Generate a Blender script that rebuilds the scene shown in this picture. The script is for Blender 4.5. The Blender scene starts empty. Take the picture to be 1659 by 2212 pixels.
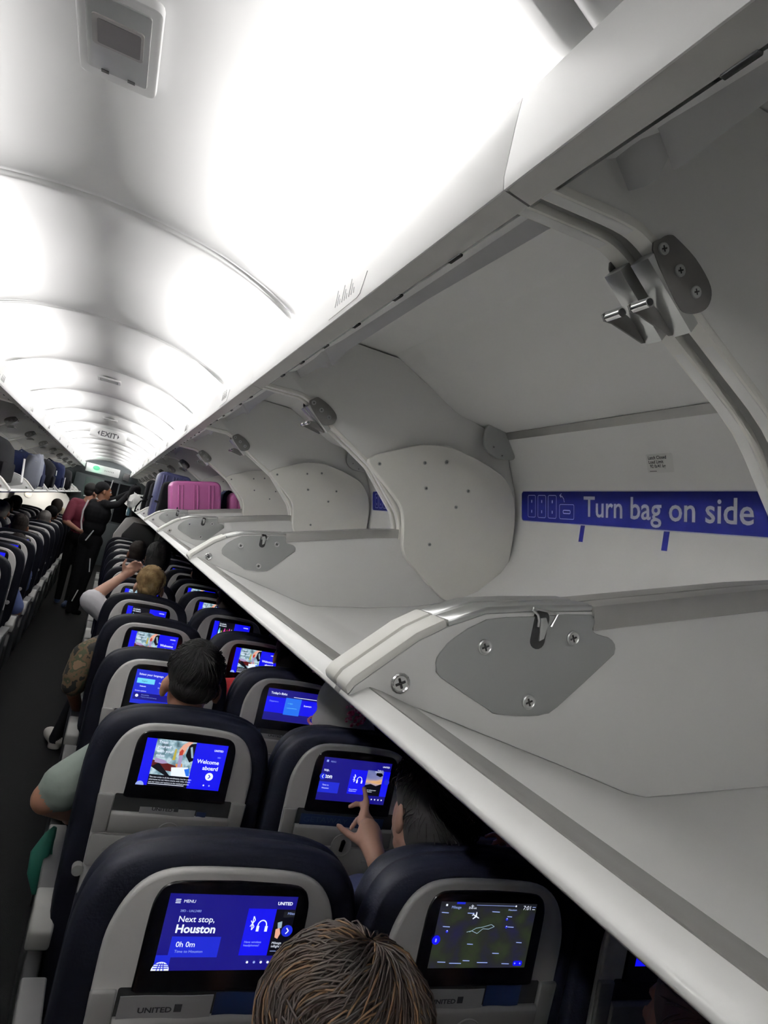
import bpy, bmesh, math, random
import numpy as np
from mathutils import Vector, Matrix, Euler
random.seed(7)
SC = bpy.context.scene
COL = SC.collection
# ------------------------------------------------------------------ camera, world, light, exposure
def set_camera():
    yaw, pit, rol, F = .3707, .0596, .2255, 1500.0
    cy, sy, cp, sp = math.cos(yaw), math.sin(yaw), math.cos(pit), math.sin(pit)
    f = Vector((sy*cp, cy*cp, sp)); r0 = Vector((cy, -sy, 0)); u0 = r0.cross(f)
    c, s = math.cos(rol), math.sin(rol)
    r = c*r0 + s*u0; u = -s*r0 + c*u0
    cam = bpy.data.cameras.new('camera'); o = bpy.data.objects.new('camera', cam); COL.objects.link(o)
    m = Matrix((r, u, -f)).transposed().to_4x4(); m.translation = Vector((.18, 0, 1.72))
    o.matrix_world = m
    cam.sensor_fit = 'VERTICAL'; cam.sensor_height = 36.0; cam.lens = F/2212*36.0
    cam.clip_start = .02
    SC.camera = o
set_camera()
w = bpy.data.worlds.new('world'); SC.world = w; w.use_nodes = True
w.node_tree.nodes['Background'].inputs[0].default_value = (.55, .6, .7, 1)
w.node_tree.nodes['Background'].inputs[1].default_value = .02
SC.view_settings.view_transform = 'Standard'; SC.view_settings.look = 'None'
SC.view_settings.exposure = 0.12; SC.view_settings.gamma = 1.0
SC.view_settings.use_curve_mapping = False
COVE_W = 122.0      # watts per metre of cove light strip
def cove_light(side, y0, y1, power):
    L = bpy.data.lights.new('cove_light', 'AREA'); L.shape = 'RECTANGLE'
    L.size = .03; L.size_y = y1-y0; L.energy = power*(y1-y0); L.color = (1.0, .985, .965)
    o = bpy.data.objects.new('cove_light', L); COL.objects.link(o)
    o.location = (side*.556, (y0+y1)/2, 2.270)
    # shines up against the edge of the ceiling
    o.rotation_euler = (0, math.radians(180 + side*16), 0)
for s_ in (1, -1):
    cove_light(s_, .72, 4.3, COVE_W); cove_light(s_, 4.3, 8.5, COVE_W); cove_light(s_, 8.5, 13, COVE_W); cove_light(s_, 13, 17.3, COVE_W)
    cove_light(s_, -2.8, -.4, COVE_W*1.35)

# ------------------------------------------------------------------ materials
MATS = {}
def mat(name, col, rough=.5, metal=0, emit=0, var=.04, scale=30., bump=0., spec=.5, bscale=None, trans=0, coat=0):
    m = bpy.data.materials.new(name); m.use_nodes = True; MATS[name] = m
    nt = m.node_tree; b = nt.nodes['Principled BSDF']
    b.inputs['Roughness'].default_value = rough; b.inputs['Metallic'].default_value = metal
    b.inputs['Specular IOR Level'].default_value = spec
    c = (*col, 1)
    b.inputs['Base Color'].default_value = c
    if trans: b.inputs['Transmission Weight'].default_value = trans
    if coat: b.inputs['Coat Weight'].default_value = coat
    if emit:
        b.inputs['Emission Color'].default_value = c; b.inputs['Emission Strength'].default_value = emit
        b.inputs['Base Color'].default_value = (.01, .01, .012, 1)
    elif var or bump:
        tc = nt.nodes.new('ShaderNodeTexCoord'); no = nt.nodes.new('ShaderNodeTexNoise')
        no.inputs['Scale'].default_value = scale; no.inputs['Detail'].default_value = 4
        nt.links.new(tc.outputs['Object'], no.inputs['Vector'])
        if var:
            mx = nt.nodes.new('ShaderNodeMix'); mx.data_type = 'RGBA'
            mx.inputs[6].default_value = tuple(max(0, x*(1-var)) for x in col)+(1,)
            mx.inputs[7].default_value = tuple(min(1, x*(1+var)) for x in col)+(1,)
            nt.links.new(no.outputs['Fac'], mx.inputs[0]); nt.links.new(mx.outputs[2], b.inputs['Base Color'])
        if bump:
            bp = nt.nodes.new('ShaderNodeBump'); bp.inputs['Strength'].default_value = bump; bp.inputs['Distance'].default_value = .004
            n2 = nt.nodes.new('ShaderNodeTexNoise'); n2.inputs['Scale'].default_value = bscale or scale*4; n2.inputs['Detail'].default_value = 6
            nt.links.new(tc.outputs['Object'], n2.inputs['Vector'])
            nt.links.new(n2.outputs['Fac'], bp.inputs['Height']); nt.links.new(bp.outputs['Normal'], b.inputs['Normal'])
    return m
def ramp_mat(name, stops, scale, rough=.6, emit=0, detail=3, stretch=(1, 1, 1), kind='noise', const=False):
    m = bpy.data.materials.new(name); m.use_nodes = True; MATS[name] = m
    nt = m.node_tree; b = nt.nodes['Principled BSDF']; b.inputs['Roughness'].default_value = rough
    tc = nt.nodes.new('ShaderNodeTexCoord'); mp = nt.nodes.new('ShaderNodeMapping'); mp.inputs['Scale'].default_value = stretch
    no = nt.nodes.new('ShaderNodeTexNoise' if kind == 'noise' else 'ShaderNodeTexVoronoi'); no.inputs['Scale'].default_value = scale
    if kind == 'noise': no.inputs['Detail'].default_value = detail
    r = nt.nodes.new('ShaderNodeValToRGB'); e = r.color_ramp.elements
    if const: r.color_ramp.interpolation = 'CONSTANT'
    while len(e) < len(stops): e.new(.5)
    for el, (p, c) in zip(e, stops): el.position = p; el.color = (*c, 1)
    nt.links.new(tc.outputs['Object'], mp.inputs[0]); nt.links.new(mp.outputs[0], no.inputs['Vector'])
    nt.links.new(no.outputs[0], r.inputs[0])
    if emit:
        nt.links.new(r.outputs[0], b.inputs['Emission Color']); b.inputs['Emission Strength'].default_value = emit
        b.inputs['Base Color'].default_value = (.01, .01, .01, 1)
    else: nt.links.new(r.outputs[0], b.inputs['Base Color'])
    return m
mat('ceiling_white', (.66, .66, .66), .45, var=.01, scale=3)
mat('bin_white', (.84, .84, .82), .38, var=.025, scale=9, bump=.02)
mat('bucket_white', (.88, .88, .865), .35, var=.03, scale=7, bump=.03)
mat('cream_panel', (.86, .85, .80), .42, var=.03, scale=8, bump=.04)
mat('fascia_white', (.82, .82, .815), .4, var=.02, scale=5)
mat('brushed_metal', (.88, .88, .865), .34, metal=.05, var=.04, scale=14, bump=.03)
mat('rail_metal', (.42, .415, .40), .4, metal=.6, var=.12, scale=18)
mat('plate_grey', (.40, .41, .405), .4, metal=.35, var=.03, scale=8)
mat('bracket_grey', (.17, .165, .16), .45, metal=.3, var=.05, scale=8)
mat('aluminium', (.66, .67, .66), .28, metal=.9, var=.05, scale=20)
mat('chrome', (.8, .8, .8), .18, metal=1, var=0)
mat('black_gap', (.012, .012, .013), .7, var=0)
mat('sign_blue', (.003, .005, .085), .7, var=.06, scale=12, spec=.12)
mat('sign_text', (.62, .64, .68), .5, var=.02)
mat('sticker', (.80, .80, .78), .5, var=.02)
mat('ink', (.03, .03, .035), .6, var=0)
mat('ink_grey', (.33, .33, .33), .6, var=0)
mat('floor_grey', (.007, .007, .0073), .9, spec=.15, var=.25, scale=40, bump=.25, bscale=220)
mat('wall_beige', (.62, .62, .60), .5, var=.02, scale=4)
mat('dark_panel', (.05, .06, .065), .5, var=.05)
mat('green_panel', (.035, .06, .055), .5, var=.1)
mat('navy_leather', (.0018, .0022, .006), .62, spec=.14, var=.15, scale=25, bump=.12, bscale=160)
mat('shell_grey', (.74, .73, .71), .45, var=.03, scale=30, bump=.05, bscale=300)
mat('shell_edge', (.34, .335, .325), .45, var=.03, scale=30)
mat('bezel_black', (.004, .004, .005), .16, var=0, spec=.5)
mat('pocket_dark', (.018, .018, .019), .6, var=.1)
mat('arm_grey', (.10, .10, .10), .55, var=.06, scale=20, bump=.05)
mat('arm_white', (.34, .34, .325), .45, var=.04, scale=20)
mat('seat_frame', (.03, .03, .032), .5, metal=.4, var=.05)
mat('card_white', (.34, .34, .345), .5, var=.03)
mat('magazine_blue', (.010, .022, .07), .35, var=.2, scale=10)
mat('scr_navy', (.006, .004, .20), emit=1.0); mat('scr_blue', (.004, .004, .80), emit=1.0)
mat('scr_mid', (.010, .022, .62), emit=1.0); mat('scr_sky', (.02, .16, .80), emit=1.0); mat('scr_cyan', (.15, .62, .85), emit=1.0)
mat('scr_white', (.80, .86, 1.0), emit=1.0); mat('scr_soft', (.32, .42, .85), emit=.9); mat('scr_black', (.001, .001, .004), emit=1.0)
mat('scr_skin', (.85, .42, .30), emit=.9); mat('scr_red', (.55, .06, .04), emit=.9); mat('scr_wine', (.12, .012, .012), emit=.8); mat('scr_pink', (.75, .05, .42), emit=.9)
mat('scr_grey', (.35, .5, .6), emit=.8); mat('scr_yellow', (.6, .5, .08), emit=.8); mat('scr_dark', (.01, .011, .015), emit=1)
mat('scr_orange', (.8, .28, .06), emit=.9); mat('scr_lilac', (.45, .35, .6), emit=.8); mat('scr_off', (.003, .003, .004), .15, var=0)
ramp_mat('scr_map', [(.3, (.010, .010, .045)), (.5, (.014, .016, .013)), (.62, (.020, .030, .012)), (.8, (.030, .012, .03))], 22, emit=1.0)
ramp_mat('scr_photo', [(.25, (.03, .05, .06)), (.45, (.20, .35, .42)), (.6, (.55, .72, .80)), (.75, (.35, .30, .30))], 45, emit=.9)
ramp_mat('scr_sunset', [(.3, (.02, .08, .35)), (.5, (.25, .25, .45)), (.6, (.8, .45, .2)), (.75, (.1, .05, .06))], 20, emit=.9, stretch=(.3, 1, 1))
# skin, hair, clothes
mat('skin_light', (.52, .30, .22), .5, var=.06, scale=25); mat('skin_tan', (.40, .20, .13), .5, var=.07, scale=25)
mat('skin_brown', (.20, .085, .045), .5, var=.08, scale=25); mat('skin_dark', (.10, .042, .022), .5, var=.08, scale=25)
mat('lips', (.25, .09, .07), .45, var=0); mat('eye_white', (.7, .7, .68), .3, var=0); mat('eye_dark', (.015, .01, .008), .2, var=0)
mat('hair_black', (.0045, .004, .004), .75, var=.3, scale=60, spec=.2); mat('hair_dark', (.014, .010, .008), .75, spec=.2, var=.2, scale=60)
ramp_mat('hair_brown', [(.3, (.008, .005, .0035)), (.55, (.024, .013, .008)), (.75, (.075, .040, .020))], 16, rough=.65)
ramp_mat('hair_blond', [(.3, (.22, .13, .05)), (.55, (.48, .33, .15)), (.75, (.70, .54, .30))], 24, rough=.6)
mat('hair_streak', (.12, .070, .036), .6, spec=.25, var=.3, scale=40); mat('hair_grey', (.16, .15, .14), .6, var=.2, scale=60); mat('hair_auburn', (.05, .016, .010), .5, var=.2, scale=60)
mat('cloth_navy', (.014, .017, .04), .85, var=.15, scale=20, bump=.2, spec=.08); mat('cloth_black', (.006, .006, .007), .85, var=.2, bump=.1, spec=.08)
mat('cloth_sage', (.22, .26, .235), .85, var=.06, scale=12, bump=.25); mat('cloth_white', (.60, .59, .62), .85, var=.05, scale=12, bump=.25)
mat('cloth_blue', (.07, .10, .24), .85, var=.1, scale=14, bump=.2); mat('cloth_red', (.50, .018, .022), .8, var=.08, bump=.2)
mat('cloth_maroon', (.13, .010, .028), .8, var=.12, bump=.2); mat('cloth_cream', (.55, .48, .33), .85, var=.06, bump=.2)
mat('cloth_dark', (.018, .018, .022), .85, var=.1, bump=.2, spec=.08); mat('cloth_teal', (.004, .085, .06), .7, var=.15, scale=12, bump=.2)
ramp_mat('cloth_camo', [(0, (.012, .012, .010)), (.42, (.10, .065, .035)), (.52, (.05, .055, .028)), (.6, (.17, .11, .065))], 16, rough=.9, const=True)
mat('shoe_blue', (.02, .04, .10), .6, var=.1); mat('shoe_white', (.6, .57, .53), .6, var=.06)
mat('hat_white', (.62, .62, .60), .7, var=.05, scale=20, bump=.2)
ramp_mat('hat_pink', [(.35, (.35, .02, .08)), (.5, (.65, .12, .25)), (.62, (.75, .55, .62))], 90, rough=.6)
# luggage
mat('case_pink', (.56, .15, .40), .38, var=.03, scale=6, coat=.2); mat('case_blue', (.028, .032, .10), .45, var=.05); mat('bag_black', (.003, .003, .0036), .95, var=.3, bump=.3, spec=.04)
mat('bag_navy', (.005, .007, .022), .95, var=.2, bump=.2, spec=.05); mat('bag_grey', (.16, .17, .21), .8, var=.1, bump=.2); mat('bag_pink', (.5, .28, .32), .7, var=.1)
mat('bag_plastic', (.70, .70, .68), .35, var=.05, bump=.4, scale=30); mat('tag_white', (.8, .8, .8), .5, var=0)
mat('bottle_blue', (.25, .45, .55), .15, var=.05, trans=.4)
mat('lamp_warm', (1.0, .72, .35), emit=3.0); mat('lamp_green', (.05, .62, .28), emit=1.0); mat('sign_lit', (.80, .80, .80), .5, var=0)
mat('lens_grey', (.30, .29, .28), .3, var=.03); mat('lens_dark', (.10, .095, .095), .3, var=.15, scale=14)

# ------------------------------------------------------------------ mesh helpers
class MB:
    """Collects shapes and links them as ONE mesh object."""
    def __init__(self): self.v = []; self.f = []; self.m = []
    def add(self, vs, fs, mi=0):
        n = len(self.v); self.v += [tuple(x) for x in vs]; self.f += [tuple(i+n for i in q) for q in fs]; self.m += [mi]*len(fs); return self
    def prism(self, poly, lo, hi, axis='y', mi=0, bev=0, seg=2):
        """polygon extruded along an axis: y -> poly is (x,z); x -> poly is (y,z); z -> poly is (x,y)"""
        P = {'y': lambda a, b, t: (a, t, b), 'x': lambda a, b, t: (t, a, b), 'z': lambda a, b, t: (a, b, t)}[axis]
        bm = bmesh.new()
        lo_v = [bm.verts.new(P(a, b, lo)) for a, b in poly]; hi_v = [bm.verts.new(P(a, b, hi)) for a, b in poly]
        n = len(poly)
        bm.faces.new(lo_v); bm.faces.new(hi_v[::-1])
        for i in range(n): bm.faces.new((lo_v[i], hi_v[i], hi_v[(i+1) % n], lo_v[(i+1) % n]))
        return self._bm(bm, mi, bev, seg)
    def _bm(self, bm, mi, bev, seg):
        bmesh.ops.recalc_face_normals(bm, faces=bm.faces[:])
        if bev:
            es = [e for e in bm.edges if len(e.link_faces) == 2 and e.calc_face_angle(0) > .5]
            bmesh.ops.bevel(bm, geom=es, offset=bev, segments=seg, profile=.5, affect='EDGES', clamp_overlap=True)
        bm.verts.index_update()
        self.add([v.co[:] for v in bm.verts], [[v.index for v in f.verts] for f in bm.faces], mi); bm.free(); return self
    def box(self, x0, x1, y0, y1, z0, z1, mi=0, bev=0, seg=2):
        return self.prism([(x0, z0), (x1, z0), (x1, z1), (x0, z1)], y0, y1, 'y', mi, bev, seg)
    def tube(self, pts, r, n=8, mi=0, cap=True, flat=1.0):
        pts = [Vector(p) for p in pts]; R = r if isinstance(r, (list, tuple)) else [r]*len(pts)
        d0 = (pts[1]-pts[0]).normalized(); up = Vector((0, 0, 1)) if abs(d0.z) < .9 else Vector((1, 0, 0))
        vs = []
        for i, p in enumerate(pts):
            d = (pts[min(i+1, len(pts)-1)]-pts[max(i-1, 0)]).normalized()
            a = d.cross(up).normalized(); b = a.cross(d).normalized(); up = b
            for k in range(n):
                t = 2*math.pi*k/n; vs.append(p + a*math.cos(t)*R[i] + b*math.sin(t)*R[i]*flat)
        fs = []
        for i in range(len(pts)-1):
            for k in range(n): fs.append((i*n+k, i*n+(k+1) % n, (i+1)*n+(k+1) % n, (i+1)*n+k))
        if cap: fs += [tuple(range(n))[::-1], tuple(range((len(pts)-1)*n, len(pts)*n))]
        return self.add(vs, fs, mi)
    def ball(self, c, r, n=12, mi=0, rot=None):
        r = (r, r, r) if isinstance(r, (int, float)) else r; c = Vector(c); h = n//2
        vs = [Vector((0, 0, -r[2]))]
        for i in range(1, h):
            a = -math.pi/2+math.pi*i/h
            for k in range(n):
                t = 2*math.pi*k/n; vs.append(Vector((r[0]*math.cos(a)*math.cos(t), r[1]*math.cos(a)*math.sin(t), r[2]*math.sin(a))))
        vs.append(Vector((0, 0, r[2])))
        fs = [(0, 1+(k+1) % n, 1+k) for k in range(n)]
        for i in range(h-2):
            for k in range(n): fs.append((1+i*n+k, 1+i*n+(k+1) % n, 1+(i+1)*n+(k+1) % n, 1+(i+1)*n+k))
        b = 1+(h-2)*n; fs += [(b+k, b+(k+1) % n, len(vs)-1) for k in range(n)]
        if rot is not None: vs = [rot @ v for v in vs]
        return self.add([v+c for v in vs], fs, mi)
    def disc(self, c, r, h, axis='y', n=16, mi=0):
        a = [(c[0]+r*math.cos(2*math.pi*k/n), c[2]+r*math.sin(2*math.pi*k/n)) for k in range(n)] if axis == 'y' else \
            [((c[1] if axis == 'x' else c[0])+r*math.cos(2*math.pi*k/n), (c[2] if axis == 'x' else c[1])+r*math.sin(2*math.pi*k/n)) for k in range(n)]
        t = {'y': c[1], 'x': c[0], 'z': c[2]}[axis]
        return self.prism(a, t, t+h, axis, mi)
    def ring(self, c, r, rr, axis='y', n=20, mi=0):
        pts = []
        for k in range(n+1):
            t = 2*math.pi*k/n; a, b = r*math.cos(t), r*math.sin(t)
            pts.append({'y': (c[0]+a, c[1], c[2]+b), 'x': (c[0], c[1]+a, c[2]+b), 'z': (c[0]+a, c[1]+b, c[2])}[axis])
        return self.tube(pts, rr, 6, mi, cap=False)
    def sweep(self, prof, y0, y1, ny=1, mi=0):
        """open profile (x,z) extruded along y, single skin"""
        n = len(prof); vs = [(x, y0+(y1-y0)*j/ny, z) for j in range(ny+1) for x, z in prof]
        fs = [(j*n+i, j*n+i+1, (j+1)*n+i+1, (j+1)*n+i) for j in range(ny) for i in range(n-1)]
        return self.add(vs, fs, mi)
    def mirrored(self):
        o = MB(); o.v = [(-x, y, z) for x, y, z in self.v]; o.f = [q[::-1] for q in self.f]; o.m = list(self.m); return o
    def moved(self, dx, dy, dz):
        o = MB(); o.v = [(x+dx, y+dy, z+dz) for x, y, z in self.v]; o.f = self.f; o.m = self.m; return o
    def mesh(self, name, mats, sharp=40):
        me = bpy.data.meshes.new(name); me.from_pydata(self.v, [], self.f)
        for m in (mats if isinstance(mats, (list, tuple)) else [mats]): me.materials.append(MATS[m])
        me.polygons.foreach_set('material_index', self.m)
        me.polygons.foreach_set('use_smooth', [True]*len(self.f)); me.update()
        try: me.set_sharp_from_angle(angle=math.radians(sharp))
        except Exception: pass
        return me
    def build(self, name, mats, parent=None, loc=None, label=None, sharp=40):
        o = bpy.data.objects.new(name, self.mesh(name, mats, sharp)); COL.objects.link(o)
        if parent: o.parent = parent
        if loc: o.location = loc
        if label: o['label'] = label
        return o
def tag(o, label, cat, group=None, kind=None):
    o['label'] = label; o['category'] = cat
    if group: o['group'] = group
    if kind: o['kind'] = kind
    return o
def thing(name, loc, label, cat, group=None):
    o = bpy.data.objects.new(name, None); COL.objects.link(o); o.location = loc; o.empty_display_size = .1
    return tag(o, label, cat, group)
def struct(o): o['kind'] = 'structure'; return o
def copy_tree(o, parent=None):
    c = o.copy(); COL.objects.link(c)
    if parent: c.parent = parent
    for ch in list(o.children): copy_tree(ch, c)
    return c
_TX = {}
def text_geo(s, bold=0.0, align='LEFT'):
    """flat lettering, cap height ~0.7, as (verts2d, faces, width)"""
    k = (s, bold, align)
    if k in _TX: return _TX[k]
    cu = bpy.data.curves.new('t', 'FONT'); cu.body = s; cu.size = 1; cu.offset = bold; cu.align_x = align; cu.resolution_u = 3; cu.fill_mode = 'FRONT'
    o = bpy.data.objects.new('t', cu); COL.objects.link(o)
    me = bpy.data.meshes.new_from_object(o.evaluated_get(bpy.context.evaluated_depsgraph_get()))
    v = [(p.co.x, p.co.y) for p in me.vertices]; f = [tuple(p.vertices) for p in me.polygons]
    bpy.data.objects.remove(o); bpy.data.curves.remove(cu); bpy.data.meshes.remove(me)
    xs = [a for a, b in v] or [0]; _TX[k] = (v, f, max(xs)-min(xs)); return _TX[k]
def catmull(P, n=8, closed=False):
    P = [Vector(p) for p in P]; out = []; N = len(P)
    for i in range(N if closed else N-1):
        a, b, c, d = (P[(i-1) % N], P[i], P[(i+1) % N], P[(i+2) % N]) if closed else (P[max(i-1, 0)], P[i], P[i+1], P[min(i+2, N-1)])
        for k in range(n):
            t = k/n; out.append(.5*((2*b)+(c-a)*t+(2*a-5*b+4*c-d)*t*t+(3*b-a-3*c+d)*t**3))
    if not closed: out.append(P[-1])
    return out
def smooth2(poly, n=4, closed=True): return [(p.x, p.y) for p in catmull([(a, b, 0) for a, b in poly], n, closed)]
def rrect(x0, x1, z0, z1, r, n=4):
    out = []
    for cx, cz, a in ((x1-r, z1-r, 0), (x0+r, z1-r, 90), (x0+r, z0+r, 180), (x1-r, z0+r, 270)):
        for k in range(n+1):
            t = math.radians(a+90*k/n); out.append((cx+r*math.cos(t), cz+r*math.sin(t)))
    return out
CO, CZ = .18, 1.72                       # camera x and height: measured cross-sections are noted from the eye
def W(pts): return [(a+CO, b+CZ) for a, b in pts]

# ------------------------------------------------------------------ the setting
CEIL = [(.645, 2.205), (.60, 2.252), (.56, 2.276), (.519, 2.296), (.46, 2.328), (.40, 2.354), (.30, 2.386), (.20, 2.404), (.10, 2.415), (0, 2.420)]
CEIL = smooth2(CEIL, 3, False)
CEIL = CEIL + [(-x, z) for x, z in CEIL[::-1][1:]]
def build_ceiling():
    seams = [-3.0] + [1.835+1.235*k for k in range(-3, 13)] + [17.6]
    mb = MB()
    for y0, y1 in zip(seams, seams[1:]):
        if y1-y0 < .1: continue
        ys = [0, .012, .03, .07, .14, .5*(y1-y0), (y1-y0)-.14, (y1-y0)-.07, (y1-y0)-.03, (y1-y0)-.012, y1-y0]
        dz = [.006, -.016, -.0155, -.006, .004, .011, .004, -.006, -.0155, -.016, .006]
        n = len(CEIL); vs = []
        for y, d in zip(ys, dz):
            for x, z in CEIL: vs.append((x, y0+y, z+d))
        fs = [(j*n+i, j*n+i+1, (j+1)*n+i+1, (j+1)*n+i) for j in range(len(ys)-1) for i in range(n-1)]
        mb.add(vs, fs)
    struct(mb.build('ceiling', 'ceiling_white', sharp=80))
build_ceiling()
mb = MB(); mb.box(-1.85, 1.85, -3.0, 17.6, -.05, 0); struct(mb.build('floor', 'floor_grey'))
WALL = [(1.60, 0), (1.74, .35), (1.79, .75), (1.79, 1.1), (1.75, 1.45), (1.68, 1.75), (1.62, 2.05), (1.50, 2.3), (1.2, 2.5), (.62, 2.58)]
for nm, s in (('wall_right', 1), ('wall_left', -1)):
    mb = MB(); pf = smooth2(WALL, 3, False); mb.sweep(pf, -3.0, 17.6, 8)
    struct((mb if s > 0 else mb.mirrored()).build(nm, 'wall_beige', sharp=60))
mb = MB(); mb.box(-1.85, 1.85, -3.05, -3.0, 0, 2.6); struct(mb.build('wall_back', 'dark_panel'))
mb = MB(); mb.box(-1.85, 1.85, 17.6, 17.65, 0, 2.6); struct(mb.build('wall_front', 'dark_panel'))
# trough that carries the cove light, one run each side
for nm, s in (('trim_1', 1), ('trim_2', -1)):
    mb = MB(); mb.sweep([(.515, 2.235), (.52, 2.225), (.60, 2.215), (.66, 2.25), (.66, 2.55)], -3.0, 17.45)
    struct((mb if s > 0 else mb.mirrored()).build(nm, 'fascia_white'))

# ------------------------------------------------------------------ overhead bins (all open)
PITCH = 1.524
FLOORP = W([(.262, -.151), (.2635, -.1465), (.2830, -.1350), (.2995, -.1375), (.340, -.1490), (.43, -.168), (.534, -.190), (.645, -.215), (.675, -.217), (.878, -.186), (1.045, -.150), (1.134, -.122), (1.25, -.052), (1.325, .03), (1.352, .085), (1.362, .12), (1.355, .23), (1.33, .33), (1.28, .43), (1.222, .503)])
SHELLP = W([(1.215, .515), (1.10, .530), (1.03, .542), (.90, .605), (.78, .658), (.74, .664), (.585, .660), (.555, .645), (.50, .59), (.42, .50), (.37, .435)])
WALLP = W([(.262, -.147), (.268, -.136), (.327, -.080), (.357, -.060), (.40, -.038), (.454, -.026), (.538, -.010), (.808, .063), (.924, .090), (1.05, .125), (1.2, .2), (1.3, .28), (1.345, .25), (1.36, .12), (1.325, .03), (1.25, -.052), (1.134, -.122), (1.045, -.15), (.878, -.186), (.675, -.217), (.645, -.215), (.534, -.19), (.43, -.168), (.345, -.15)])
PARTP = W([(.343, .433), (.496, .436), (.53, .418), (.574, .379), (.765, .273), (.892, .144), (.93, .06), (1.2, .06), (1.36, .12), (1.355, .23), (1.33, .33), (1.28, .43), (1.222, .503), (1.10, .530), (1.03, .542), (.90, .605), (.78, .658), (.585, .660), (.555, .645), (.50, .59), (.42, .50)])
ARM = W([(.343, .433), (.41, .4355), (.47, .437), (.50, .432), (.53, .416), (.574, .379), (.665, .329), (.765, .273), (.84, .20), (.892, .144), (.912, .10), (.918, .06)])
OVAL = W([(.745, .285), (.758, .310), (.79, .330), (.83, .350), (.90, .385), (.96, .402), (1.03, .410), (1.12, .400), (1.20, .382), (1.265, .355), (1.312, .30), (1.334, .235), (1.346, .15), (1.348, .06), (1.338, .0), (1.30, -.045), (1.23, -.085), (1.15, -.108), (1.11, -.098), (1.04, -.055), (.965, -.005), (.935, .03), (.922, .08), (.914, .12), (.895, .165), (.85, .205), (.795, .245)])
PLATE = W([(.351, -.094), (.357, -.082), (.366, -.070), (.40, -.044), (.454, -.031), (.536, -.014), (.541, -.030), (.548, -.035), (.566, -.036), (.577, -.042), (.579, -.052), (.572, -.062), (.515, -.125), (.50, -.135), (.48, -.140), (.438, -.143), (.425, -.139), (.362, -.114), (.353, -.105)])
L = 1.524
YN, YF = .068, 1.524            # inner faces of the bin's near and far side
def offset_poly(pts, d):        # open polyline thickened outward
    out = []
    for i, (x, z) in enumerate(pts):
        a = pts[max(i-1, 0)]; b = pts[min(i+1, len(pts)-1)]
        tx, tz = b[0]-a[0], b[1]-a[1]; l = math.hypot(tx, tz) or 1
        out.append((x+tz/l*d, z-tx/l*d))
    return out
BIN_BASE = (.95, .76, 1.5)
def screw(c, r=.0075, ax=-1):
    m = MB(); m.disc((c[0], c[1] if ax > 0 else c[1]-.0022, c[2]), r, .0022, 'y', 14); m.ring((c[0], c[1]-.0015, c[2]), r*.85, r*.16, 'y', 14)
    for a in (0, 1):
        t = .5+a*math.pi/2; dx, dz = math.cos(t)*r*.5, math.sin(t)*r*.5
        m.tube([(c[0]-dx, c[1]-.0022, c[2]-dz), (c[0]+dx, c[1]-.0022, c[2]+dz)], r*.13, 4, 1)
    return m
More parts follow.
